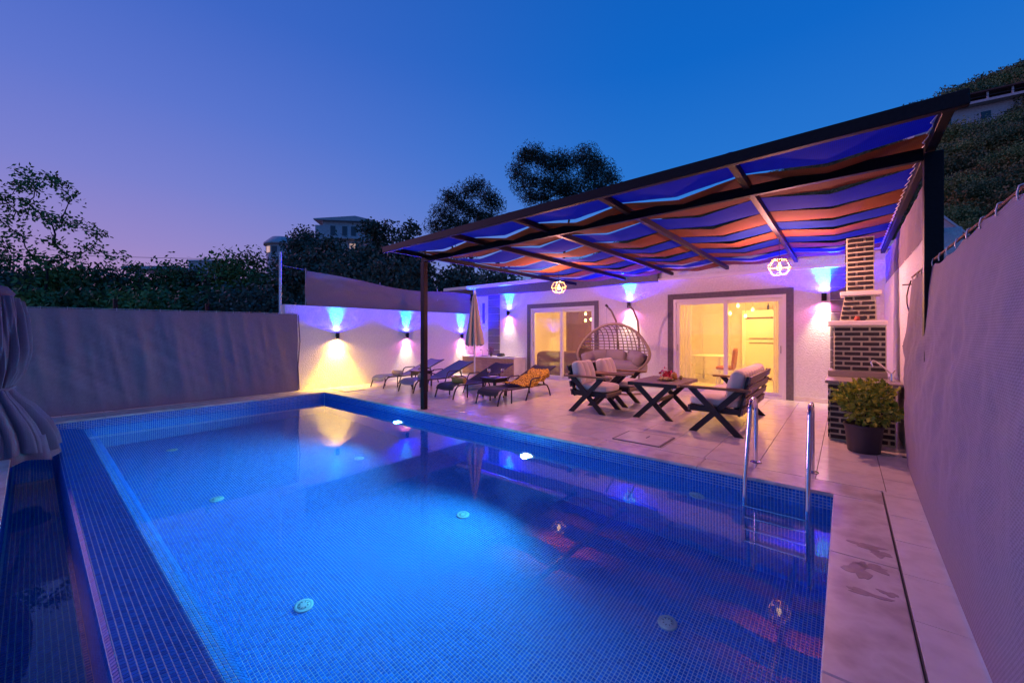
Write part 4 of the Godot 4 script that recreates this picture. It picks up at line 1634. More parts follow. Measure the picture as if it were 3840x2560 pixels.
	var wine := func(at: Vector3, label: String) -> void:
		var t := thing("wine_glass", label, "wine glass", at, 0.0, "glasses of red wine")
		var s := Shape.new()
		s.lathe([Vector2(0.0, 0.0), Vector2(0.034, 0.0), Vector2(0.034, 0.002), Vector2(0.005, 0.008), Vector2(0.004, 0.085), Vector2(0.012, 0.092), Vector2(0.036, 0.125), Vector2(0.038, 0.155), Vector2(0.031, 0.19), Vector2(0.030, 0.19), Vector2(0.0365, 0.155), Vector2(0.0345, 0.126), Vector2(0.011, 0.0945), Vector2(0.0, 0.092)], 20)
		part(t, "glass", s, pane(0.12))
		s = Shape.new()
		s.lathe([Vector2(0.0, 0.0955), Vector2(0.0105, 0.097), Vector2(0.033, 0.127), Vector2(0.0345, 0.142), Vector2(0.0, 0.142)], 18)
		part(t, "wine", s, plain(0.22, 0.004, 0.01, 0.1))
	wine.call(Vector3(-6.13, 0.42, -6.56), "glass of red wine on the table facing the bar side")
	wine.call(Vector3(-5.88, 0.42, -6.74), "glass of red wine on the table beside the printed towel")
	wine.call(Vector3(-8.62, 0.42, -6.60), "glass of red wine on the table by the pale loungers")
	var pl := Shape.new()
	pl.lathe([Vector2(0.0, 0.004), Vector2(0.06, 0.004), Vector2(0.10, 0.016), Vector2(0.104, 0.018), Vector2(0.07, 0.0), Vector2(0.0, 0.0)], 26)
	single("small_plate", pl, plain(0.75, 0.72, 0.72, 0.25), "small white plate between two wine glasses", "plate", Vector3(-6.02, 0.421, -6.62))

func egg_chair() -> void:
	var t := thing("egg_chair", "double wicker egg swing chair with grey cushions on a stand", "swing chair", Vector3(-4.20, 0, -8.9))
	# stand: ring foot, two uprights that arch forward
	var s := Shape.new()
	var ring := []
	for k in 36:
		var a := TAU * k / 36
		ring.append(Vector3(cos(a) * 0.62, 0.02, sin(a) * 0.48 - 0.1))
	s.tube(ring, 0.02, 8, true)
	part(t, "foot_ring", s, M.wicker)
	for x in [-0.22, 0.34]:
		s = Shape.new()
		s.tube([Vector3(x, 0.02, -0.56), Vector3(x, 0.7, -0.60), Vector3(x, 1.3, -0.58), Vector3(x + 0.01, 1.7, -0.48), Vector3(x - 0.01, 1.95, -0.26), Vector3(x - 0.02, 2.06, -0.03)], 0.023, 10)
		var arm := part(t, "upright", s, M.wicker)
		s = Shape.new()
		s.tube([Vector3(x - 0.02, 2.055, -0.05), Vector3(x - 0.02, 2.075, 0.0)], 0.03, 10)
		part(arm, "end_cap", s, M.black_plastic_and_slot_shade)
		s = Shape.new()
		s.tube([Vector3(x - 0.02, 2.05, -0.02), Vector3(x - 0.02, 1.55, -0.03)], 0.005, 6)
		part(t, "chain", s, M.galvanised)
	# basket: front rim and a rounded woven shell behind it
	var rim := func(a: float) -> Vector3:
		# a = 0 at the right, anticlockwise; a broad egg, flat at the bottom
		var x := 0.90 * cos(a) * (1.0 - 0.16 * maxf(0.0, sin(a)))
		var y := 0.92 + (0.70 * sin(a) if sin(a) > 0 else 0.50 * sin(a))
		return Vector3(x, y, 0.26 - 0.20 * maxf(0.0, y - 0.7))
	var shell := func(a: float, d: float) -> Vector3:
		# d = 0 at the rim, 1 in the middle of the back
		var p: Vector3 = rim.call(a)
		var c := Vector3(0, 0.92, -0.46)
		var k := sin(d * PI / 2)
		var q := Vector3(p.x * cos(d * PI / 2), 0.92 + (p.y - 0.92) * cos(d * PI / 2), lerpf(p.z, c.z, k))
		return q
	s = Shape.new()
	var pts := []
	for k in 64:
		pts.append(rim.call(TAU * k / 64))
	s.tube(pts, 0.032, 10, true)
	part(t, "rim", s, M.wicker)
	# upright strands and level strands
	for k in 15:
		var x := -0.84 + k * 0.12
		var path := []
		for j in 21:
			var y := lerpf(-1.0, 1.0, j / 20.0)
			var rx := x / 0.90
			var room := sqrt(maxf(0.0, 1.0 - rx * rx))
			var yy := y * room
			var r2 := minf(1.0, rx * rx + yy * yy)
			var top := 0.70 if yy > 0 else 0.50
			var nar := 1.0 - 0.16 * maxf(0.0, yy)
			var py := 0.92 + top * yy
			var zr := 0.26 - 0.20 * maxf(0.0, py - 0.7)
			path.append(Vector3(x * nar, py, zr + (-0.46 - zr) * sqrt(1.0 - r2)))
		s = Shape.new()
		s.tube(path, 0.0125, 6)
		part(t, "wicker_strand", s, M.wicker)
	for k in 19:
		var yn := -0.92 + k * 0.102
		var path := []
		var room := sqrt(maxf(0.0, 1.0 - yn * yn))
		for j in 25:
			var rx := lerpf(-room, room, j / 24.0)
			var r2 := minf(1.0, rx * rx + yn * yn)
			var top := 0.70 if yn > 0 else 0.50
			var py := 0.92 + top * yn
			var zr := 0.26 - 0.20 * maxf(0.0, py - 0.7)
			path.append(Vector3(rx * 0.90 * (1.0 - 0.16 * maxf(0.0, yn)), py, zr + (-0.455 - zr) * sqrt(1.0 - r2)))
		s = Shape.new()
		s.tube(path, 0.0125, 6)
		part(t, "wicker_strand", s, M.wicker)
	# closely woven band round the lower edge
	s = Shape.new()
	s.sheet(func(u: float, w: float) -> Vector3:
		var a := lerpf(-PI * 1.05, 0.5, u)
		return shell.call(a, w * 0.40) + Vector3(0, 0, 0.004 * sin(u * 300.0)), 90, 8)
	part(t, "woven_band", s, M.wicker)
	# cushions
	s = Shape.new()
	s.cushion(Vector3(0, 0.60, 0.02), Vector3(1.42, 0.24, 0.62), 0.06, Basis.IDENTITY, 16)
	part(t, "seat_cushion", s, M.grey_cushion)
	for q in [[-0.52, 0.82, 0.25], [-0.05, 0.84, -0.1], [0.46, 0.82, -0.35]]:
		s = Shape.new()
		s.cushion(Vector3(q[0], q[1], -0.14), Vector3(0.50, 0.30, 0.20), 0.06, Basis(Vector3.UP, q[2]) * Basis(Vector3.RIGHT, -0.35) * Basis(Vector3.BACK, q[2] * 0.6), 10)
		part(t, "back_cushion", s, M.grey_cushion)
	for x in [-0.66, 0.64]:
		s = Shape.new()
		s.cushion(Vector3(x, 0.80, 0.10), Vector3(0.17, 0.24, 0.46), 0.05, Basis(Vector3.BACK, -0.3 * signf(x)), 10)
		part(t, "side_bolster", s, M.grey_cushion)

func bar_and_parasol() -> void:
	# low bar in the corner, fronted with upright slats
	var t := thing("bar_counter", "low bar fronted with upright wooden slats in the corner", "bar", Vector3(-9.0, 0, -9.85))
	var s := Shape.new()
	s.span(Vector3(-1.18, 0.0, -0.27), Vector3(1.13, 0.60, 0.28), 0.004)
	part(t, "carcass", s, M.plaster_smooth)
	s = Shape.new()
	s.span(Vector3(-1.2, 0.602, -0.28), Vector3(1.16, 0.64, 0.33), 0.006)
	part(t, "worktop", s, plain(0.72, 0.68, 0.68, 0.25))
	M.slat = plain(0.62, 0.42, 0.22, 0.6)
	M.slat.albedo_texture = wood_image(256, 128, 15, 0.7, 1.0)
	tri_scale(M.slat, 1.2, false)
	for k in 39:
		s = Shape.new()
		s.box(Vector3(-1.15 + k * 0.059, 0.31, 0.291), Vector3(0.048, 0.56, 0.02), 0.004)
		part(t, "slat", s, M.slat)
	# a tap, a dark bottle group, a tray and plates on the bar
	var tap := thing("bar_tap", "small chrome tap on the corner bar worktop", "tap", Vector3(-9.55, 0.64, -9.9))
	s = Shape.new()
	s.tube([Vector3(0, 0, 0), Vector3(0, 0.14, 0), Vector3(0.0, 0.2, 0.04), Vector3(0.0, 0.2, 0.1), Vector3(0.0, 0.17, 0.12)], 0.012, 8)
	part(tap, "spout", s, M.steel)
	s = Shape.new()
	s.lathe([Vector2(0, 0), Vector2(0.028, 0), Vector2(0.02, 0.02), Vector2(0, 0.02)], 14)
	part(tap, "base", s, M.steel)
	var v := thing("flower_vase", "dark vase with purple flowers behind the parasol pole", "vase", Vector3(-9.05, 0.64, -9.8))
	s = Shape.new()
	s.lathe([Vector2(0, 0), Vector2(0.045, 0), Vector2(0.06, 0.06), Vector2(0.035, 0.13), Vector2(0.04, 0.15), Vector2(0.0, 0.145)], 18)
	part(v, "vase", s, plain(0.05, 0.03, 0.05, 0.3))
	s = Shape.new()
	s.tinted = true
	for k in 90:
		s.tint = Color(rng.randf_range(0.06, 0.14), rng.randf_range(0.01, 0.03), rng.randf_range(0.05, 0.12))
		leaf_card(s, Vector3(rng.randfn(0, 0.045), 0.19 + rng.randfn(0, 0.045), rng.randfn(0, 0.045)), 0.024, 0.02)
	part(v, "flowers", s, M.leaf_near)
	s = Shape.new()
	s.box(Vector3(0, 0.045, 0), Vector3(0.24, 0.09, 0.16), 0.02)
	s.box(Vector3(0, 0.1, 0), Vector3(0.2, 0.02, 0.13), 0.008)
	single("storage_box", s, M.black_plastic_and_slot_shade, "black box on the bar in front of the corner blocks", "box", Vector3(-8.62, 0.64, -9.8))
	for k in 3:
		s = Shape.new()
		s.lathe([Vector2(0.0, 0.004), Vector2(0.07, 0.004), Vector2(0.12, 0.02), Vector2(0.124, 0.022), Vector2(0.08, 0.0), Vector2(0.0, 0.0)], 24)
		single("serving_plate", s, plain(0.72, 0.7, 0.72, 0.25), ["white serving plate on the bar beside the black box", "white serving plate at the slatted end of the bar", "white serving plate beside the bar tap"][k], "plate", Vector3(-8.32 + k * 0.2 if k < 2 else -9.3, 0.641, -9.72), 0.0, "white plates on the bar")
	# closed parasol in a round base
	t = thing("parasol", "closed cream parasol standing between the loungers and bar", "parasol", Vector3(-7.22, 0, -7.2))
	s = Shape.new()
	s.tube([Vector3(0, 0.05, 0), Vector3(0, 2.40, 0)], 0.022, 12)
	part(t, "pole", s, M.frame_white)
	s = Shape.new()
	s.lathe([Vector2(0.0, 0.0), Vector2(0.24, 0.0), Vector2(0.25, 0.02), Vector2(0.24, 0.10), Vector2(0.20, 0.13), Vector2(0.03, 0.14), Vector2(0.03, 0.30), Vector2(0.0, 0.30)], 32)
	part(t, "base", s, plain(0.42, 0.42, 0.44, 0.6))
	s = Shape.new()
	s.sheet(func(u: float, w: float) -> Vector3:
		var a := u * TAU
		var y := lerpf(2.40, 1.10, w)
		var r := 0.035 + 0.19 * pow(w, 0.85)
		var f := 0.5 + 0.5 * cos(a * 8.0 + 0.5 * sin(w * 4.0))
		r *= lerpf(0.62, 1.08, pow(f, 0.7))
		if w < 0.04:
			r *= w / 0.04
		return Vector3(cos(a) * r, y + 0.03 * cos(a * 8.0) * w, -sin(a) * r), 128, 30)
	part(t, "canopy", s, grained(plain(0.55, 0.47, 0.36, 0.9), 0.85, 1.0, 0.05, 3, 3.0, false, 66))
	s = Shape.new()
	s.lathe([Vector2(0.0, 2.39), Vector2(0.03, 2.39), Vector2(0.034, 2.43), Vector2(0.018, 2.47), Vector2(0.022, 2.49), Vector2(0.0, 2.51)], 16)
	part(t, "finial", s, M.frame_white)

func plants() -> void:
	# bushy green shrub in a dark plastic tub before the barbecue
	var t := thing("potted_shrub", "bushy yellow-green shrub in a dark tub before the barbecue", "potted plant", Vector3(0.17, 0, -6.32))
	var s := Shape.new()
	s.lathe([Vector2(0.0, 0.0), Vector2(0.145, 0.0), Vector2(0.15, 0.01), Vector2(0.178, 0.29), Vector2(0.188, 0.295), Vector2(0.19, 0.325), Vector2(0.176, 0.325), Vector2(0.172, 0.29), Vector2(0.0, 0.28)], 36)
	part(t, "tub", s, M.pot)
	s = Shape.new()
	var st := []
	for k in 9:
		var a := k * 0.7
		var tip := Vector3(cos(a) * 0.16, 0.52 + 0.02 * k, sin(a) * 0.14)
		s.tube([Vector3(cos(a) * 0.03, 0.27, sin(a) * 0.03), tip * Vector3(0.6, 0.85, 0.6), tip], [0.008, 0.006, 0.004], 5)
		st.append(tip)
	part(t, "stems", s, M.bark)
	s = Shape.new()
	s.tinted = true
	for k in 1250:
		var d := Vector3(rng.randfn(), rng.randfn(), rng.randfn()).normalized() * pow(rng.randf(), 0.35)
		var p := Vector3(d.x * 0.26 + 0.03, 0.57 + d.y * 0.27, d.z * 0.24)
		# lobes give it an uneven outline
		p += Vector3(0.05 * sin(p.y * 17.0), 0.0, 0.05 * cos(p.y * 13.0))
		if p.y < 0.33 and Vector2(p.x, p.z).length() < 0.19:
			continue
		var g := rng.randf()
		s.tint = Color(lerpf(0.10, 0.55, g * g), lerpf(0.20, 0.55, g * g), lerpf(0.02, 0.05, g))
		leaf_blade(s, p, d + Vector3(0, 0.4, 0), rng.randf_range(0.045, 0.075), rng.randf_range(0.016, 0.024))
	for k in 26:
		var a := rng.randf() * TAU
		var up := rng.randf_range(-0.3, 1.2)
		var d := Vector3(cos(a), up, sin(a)).normalized()
		for j in 9:
			var g := rng.randf()
			s.tint = Color(lerpf(0.12, 0.55, g), lerpf(0.22, 0.55, g), 0.04)
			leaf_blade(s, Vector3(0.03, 0.57, 0) + d * (0.22 + j * 0.014), d, rng.randf_range(0.045, 0.07), 0.019)
	part(t, "foliage", s, M.leaf_near)

# a pointed leaf of four faces, folded along its middle
func leaf_blade(s: Shape, p: Vector3, out: Vector3, l: float, w: float) -> void:
	var d := (out + Vector3(rng.randfn(), rng.randfn(), rng.randfn()) * 0.6).normalized()
	var e := d.cross(Vector3(rng.randfn(), rng.randfn(), rng.randfn())).normalized()
	var nn := d.cross(e).normalized()
	var tip := p + d * l - nn * l * 0.15
	var mid := p + d * l * 0.45
	var m0 := mid + e * w + nn * w * 0.35
	var m1 := mid - e * w + nn * w * 0.35
	s.tri(p, mid, m0)
	s.tri(mid, tip, m0)
	s.tri(p, m1, mid)
	s.tri(mid, m1, tip)

func rooms() -> void:
	var wood := plain(0.16, 0.055, 0.035, 0.5)
	wood.albedo_texture = wood_image(256, 128, 25, 0.6, 1.0)
	tri_scale(wood, 1.0, false)
	# right-hand room: table, chairs, cupboard, lamp
	var t := thing("dining_table", "white dining table seen through the right sliding door", "table", Vector3(-3.05, 0, -12.9))
	var s := Shape.new()
	s.box(Vector3(0, 0.74, 0), Vector3(0.8, 0.035, 1.2), 0.006)
	part(t, "table_top", s, M.frame_white)
	for k in 4:
		s = Shape.new()
		s.box(Vector3(0.34 if k % 2 == 0 else -0.34, 0.361, 0.52 if k < 2 else -0.52), Vector3(0.06, 0.722, 0.06), 0.006)
		part(t, "leg", s, M.frame_white)
	var chair_m := plain(0.34, 0.09, 0.03, 0.45)
	var mk := func(label: String, at: Vector3, turn: float) -> void:
		var c := thing("dining_chair", label, "chair", at, turn, "tan leather dining chairs")
		var q := Shape.new()
		q.cushion(Vector3(0, 0.44, 0), Vector3(0.44, 0.09, 0.44), 0.02)
		part(c, "seat", q, chair_m)
		q = Shape.new()
		q.cushion(Vector3(-0.22, 0.70, 0), Vector3(0.07, 0.60, 0.42), 0.015, Basis(Vector3.BACK, 0.10))
		part(c, "backrest", q, chair_m)
		for k in 4:
			q = Shape.new()
			var x := 0.18 if k % 2 == 0 else -0.18
			q.tube([Vector3(x, 0.40, 0.18 if k < 2 else -0.18), Vector3(x * 1.1, 0.0, 0.19 if k < 2 else -0.19)], 0.015, 8)
			part(c, "leg", q, M.frame_white)
	mk.call("tan leather chair with its back towards the fridge wall", Vector3(-2.55, 0, -12.35), PI)
	mk.call("tan leather chair half hidden behind the white curtain", Vector3(-3.78, 0, -12.7), 0.0)
	t = thing("tall_cupboard", "tall white cupboard with two doors and a dark rail handle", "cupboard", Vector3(-1.85, 0, -14.35))
	s = Shape.new()
	s.box(Vector3(0, 1.05, 0), Vector3(1.2, 2.1, 0.58), 0.005)
	part(t, "carcass", s, M.frame_white)
	for k in 2:
		s = Shape.new()
		s.box(Vector3(0, 0.60 if k == 0 else 1.50, 0.30), Vector3(0.98, 1.12 if k == 0 else 0.62, 0.022), 0.004)
		var d := part(t, "door", s, plain(0.72, 0.68, 0.6, 0.35))
		s = Shape.new()
		s.box(Vector3(0, 1.10 if k == 0 else 1.24, 0.325), Vector3(0.8, 0.025, 0.025), 0.004)
		part(d, "handle", s, M.black_plastic_and_slot_shade)
	s = Shape.new()
	s.box(Vector3(0, 1.86, 0.305), Vector3(1.0, 0.05, 0.05), 0.004)
	part(t, "rail", s, wood)
	for k in 2:
		s = Shape.new()
		s.lathe([Vector2(0.0, 0), Vector2(0.03, 0), Vector2(0.032, 0.12), Vector2(0.012, 0.16), Vector2(0.012, 0.2), Vector2(0, 0.2)], 14)
		single("bottle", s, [M.black_plastic_and_slot_shade, plain(0.5, 0.4, 0.2, 0.3)][k], ["dark bottle on top of the white cupboard", "amber bottle on top of the white cupboard"][k], "bottle", Vector3(-1.78 + k * 0.14, 2.1, -14.2))
	# inner door in the back wall
	t = thing("inner_door", "plain white inner door in the back wall of the dining room", "door", Vector3(-3.35, 0, -14.75))
	s = Shape.new()
	s.box(Vector3(0, 1.0, 0.02), Vector3(0.8, 2.0, 0.035), 0.004)
	part(t, "leaf", s, M.frame_white)
	s = Shape.new()
	s.span(Vector3(-0.46, 0, 0.0), Vector3(-0.405, 2.06, 0.05))
	s.span(Vector3(0.405, 0, 0.0), Vector3(0.46, 2.06, 0.05))
	s.span(Vector3(-0.405, 2.005, 0.0), Vector3(0.405, 2.06, 0.05))
	part(t, "frame", s, M.frame_white)
	s = Shape.new()
	s.tube([Vector3(0.33, 1.0, 0.04), Vector3(0.33, 1.0, 0.08), Vector3(0.23, 1.0, 0.085)], 0.01, 8)
	part(t, "handle", s, M.steel)
	chandelier(Vector3(-2.15, 2.0, -12.3), [Vector3(-0.09, 0.15, 0), Vector3(-0.28, -0.06, 0.02), Vector3(0.27, 0.02, 0.05), Vector3(0.08, -0.14, -0.05)], "cluster of bare bulbs hanging in the dining room", lin(1.0, 0.48, 0.07), 6.0)
	# curtains just inside the right-hand door
	for q in [[-3.12, 0.42, "sheer white curtain gathered at the swing chair end of the right door"], [-1.10, 0.26, "sheer white curtain gathered at the barbecue end of the right door"]]:
		s = Shape.new()
		s.sheet(func(u: float, w: float) -> Vector3:
			return Vector3(lerpf(-q[1] / 2, q[1] / 2, u) * (1.0 - 0.12 * sin(PI * w)), lerpf(2.35, 0.03, w), 0.035 * sin(u * 34.0) + 0.01 * sin(u * 11.0 + w * 2.0)), 70, 8)
		var cm := plain(0.78, 0.75, 0.72, 0.9)
		cm.backlight_enabled = true
		cm.backlight = lin(0.7, 0.68, 0.62)
		single("window_curtain", s, cm, q[2], "curtain", Vector3(q[0], 0, -10.52), 0.0, "sheer curtains inside the right door")
	# left-hand room
	t = thing("living_room_sofa", "maroon sofa seen from behind through the left sliding door", "sofa", Vector3(-7.2, 0, -11.35))
	for q in [["back", Vector3(0, 0.42, 0.30), Vector3(1.7, 0.78, 0.2)], ["seat", Vector3(0, 0.25, -0.12), Vector3(1.4, 0.4, 0.66)], ["arm", Vector3(-0.77, 0.32, -0.12), Vector3(0.16, 0.58, 0.64)], ["arm", Vector3(0.77, 0.32, -0.12), Vector3(0.16, 0.58, 0.64)]]:
		s = Shape.new()
		s.cushion(q[1], q[2], 0.03)
		part(t, q[0], s, grained(plain(0.10, 0.025, 0.025, 0.8), 0.8, 1.0, 0.08, 3, 4.0, false, 99))
	for k in 4:
		s = Shape.new()
		s.box(Vector3(0.75 if k % 2 == 0 else -0.75, 0.03, 0.28 if k < 2 else -0.36), Vector3(0.06, 0.06, 0.06))
		part(t, "foot", s, M.black_plastic_and_slot_shade)
	t = thing("wall_panelling", "reddish brown wood panelling on the living room wall", "panelling", Vector3(-8.3, 0, -14.72))
	for k in 6:
		s = Shape.new()
		s.box(Vector3(-0.75 + k * 0.302, 1.15, 0.0), Vector3(0.296, 2.3, 0.05), 0.004)
		part(t, "panel", s, wood)
	t = thing("wall_picture", "framed picture of pale blossoms on the living room wall", "picture", Vector3(-7.0, 1.55, -14.72))
	s = Shape.new()
	s.span(Vector3(-0.33, -0.45, 0), Vector3(-0.30, 0.45, 0.03))
	s.span(Vector3(0.30, -0.45, 0), Vector3(0.33, 0.45, 0.03))
	s.span(Vector3(-0.30, 0.42, 0), Vector3(0.30, 0.45, 0.03))
	s.span(Vector3(-0.30, -0.45, 0), Vector3(0.30, -0.42, 0.03))
	part(t, "frame", s, wood)
	var art := plain(1, 1, 1, 0.8)
	art.albedo_texture = noise_tex(0.012, 3, [[0.0, Color(0.35, 0.3, 0.25)], [0.45, Color(0.6, 0.55, 0.45)], [0.55, Color(0.75, 0.45, 0.35)], [1.0, Color(0.85, 0.8, 0.7)]], 121, 256)
	tri_scale(art, 1.5, false)
	s = Shape.new()
	s.span(Vector3(-0.30, -0.42, 0.004), Vector3(0.30, 0.42, 0.012))
	part(t, "canvas", s, art)
	t = thing("sideboard", "low wooden sideboard with cushions along the living room wall", "sideboard", Vector3(-6.2, 0, -13.6))
	s = Shape.new()
	s.box(Vector3(0, 0.36, 0), Vector3(1.4, 0.6, 0.5), 0.006)
	part(t, "body", s, plain(0.42, 0.2, 0.09, 0.5))
	for k in 4:
		s = Shape.new()
		s.box(Vector3(0.62 if k % 2 == 0 else -0.62, 0.03, 0.2 if k < 2 else -0.2), Vector3(0.05, 0.06, 0.05))
		part(t, "foot", s, M.black_plastic_and_slot_shade)
	s = Shape.new()
	s.cushion(Vector3(0, 0.2, 0), Vector3(0.4, 0.4, 0.14), 0.05, Basis(Vector3.RIGHT, -0.1))
	single("throw_cushion", s, plain(0.5, 0.18, 0.06, 0.9), "orange throw cushion propped on the living room sideboard", "cushion", Vector3(-6.4, 0.67, -13.65))
	chandelier(Vector3(-6.78, 1.95, -12.2), [Vector3(-0.08, 0.12, 0), Vector3(-0.06, -0.12, 0.04), Vector3(0.14, -0.08, 0)], "three bare bulbs hanging in the living room", lin(1.0, 0.47, 0.08), 8.0)

func chandelier(at: Vector3, bulbs: Array, label: String, c: Color, energy: float) -> void:
	var t := thing("ceiling_light", label, "ceiling light", at)
	var s := Shape.new()
	s.lathe([Vector2(0.0, 2.57 - at.y), Vector2(0.09, 2.57 - at.y), Vector2(0.09, 2.598 - at.y), Vector2(0, 2.598 - at.y)], 20)
	part(t, "ceiling_rose", s, M.black_plastic_and_slot_shade)
	for b in bulbs:
		s = Shape.new()
		s.tube([b + Vector3(0, 0.06, 0), Vector3(b.x, 2.58 - at.y, b.z)], 0.004, 5)
		part(t, "flex", s, M.black_plastic_and_slot_shade)
		s = Shape.new()
		s.lathe([Vector2(0.0, -0.05), Vector2(0.025, -0.045), Vector2(0.04, -0.01), Vector2(0.035, 0.02), Vector2(0.016, 0.055), Vector2(0.0, 0.06)], 14, b)
		part(t, "bulb", s, M.bulb)
		omni(t, b, c, energy / bulbs.size(), 0.035)

# a point seen at that place of the photograph, so far ahead of the camera
func at_pixel(u: float, v: float, ahead: float) -> Vector3:
	var b := Basis(Vector3.UP, deg_to_rad(YAW))
	return Vector3(0, 1.4, 0) + b * Vector3((u - 1920.0) / 1503.0, -(v - 1249.0) / 1503.0, -1.0) * ahead

# limbs fork towards points spread through the crown; leaves gather round the tips
func tree(called: String, label: String, category: String, foot: Vector3, tips: Array, spread: float, per_tip: int, leaf: float, tone: Color, trunk: float, group: String, slim := 0.5) -> Node3D:
	var t := thing(called, label, category, foot, 0.0, group)
	var mid := Vector3.ZERO
	for p in tips:
		mid += p
	mid /= tips.size()
	var fork := Vector3(mid.x * 0.25, mid.y * 0.45, mid.z * 0.25)
	var s := Shape.new()
	s.tube([Vector3(0, -0.1, 0), fork * 0.5 + Vector3(trunk, 0, -trunk), fork], [trunk, trunk * 0.8, trunk * 0.65], 8)
	# each tip springs from the nearest wood that already stands, so limbs fork as they go
	var order := tips.duplicate()
	order.sort_custom(func(p, q): return p.distance_squared_to(fork) < q.distance_squared_to(fork))
	var nodes := [fork]
	var up := [-1]
	var weight := [1]
	for p in order:
		var best := 0
		var least := 1e9
		for i in nodes.size():
			var d: float = nodes[i].distance_to(p) + (0.6 * maxf(0.0, nodes[i].y - p.y)) + 0.15 * fork.distance_to(nodes[i])
			if d < least:
				least = d
				best = i
		nodes.append(p)
		up.append(best)
		weight.append(1)
	for i in range(nodes.size() - 1, 0, -1):
		weight[up[i]] += weight[i]
	for i in range(1, nodes.size()):
		var q: Vector3 = nodes[up[i]]
		var p: Vector3 = nodes[i]
		var bend := q.lerp(p, 0.5) + Vector3(rng.randfn(0, 0.06), -0.08, rng.randfn(0, 0.06)) * q.distance_to(p)
		var r0 := trunk * 0.65 * sqrt(float(weight[i]) / nodes.size()) + 0.006
		s.tube([q, bend, p], [r0, r0 * 0.85, r0 * 0.6], 5)
	part(t, "trunk", s, M.bark)
	s = Shape.new()
	s.tinted = true
	for p in tips:
		var lobe := rng.randf_range(0.75, 1.2)
		for k in per_tip:
			var d := (Vector3(rng.randfn(), rng.randfn() * 0.8, rng.randfn()) * spread * 0.5 * lobe).limit_length(spread * 1.15)
			var g := rng.randf_range(0.6, 1.35)
			s.tint = Color(tone.r * g, tone.g * g, tone.b * g)
			leaf_card(s, p + d, leaf * rng.randf_range(0.7, 1.3), leaf * slim)
	part(t, "crown", s, M.foliage)
	return t

# tips filling an egg-shaped crown between two heights
func crown_tips(n: int, w: float, y0: float, y1: float, bias := 0.5) -> Array:
	var out := []
	for k in n:
		var d := Vector3(rng.randfn(), rng.randfn(), rng.randfn()).normalized() * pow(rng.randf(), 0.4)
		var f := 0.5 + 0.5 * d.y
		var r := w * (0.75 + 0.35 * sin(k * 1.7))
		out.append(Vector3(d.x * r, lerpf(y0, y1, pow(f, bias * 2.0)), d.z * r))
	return out

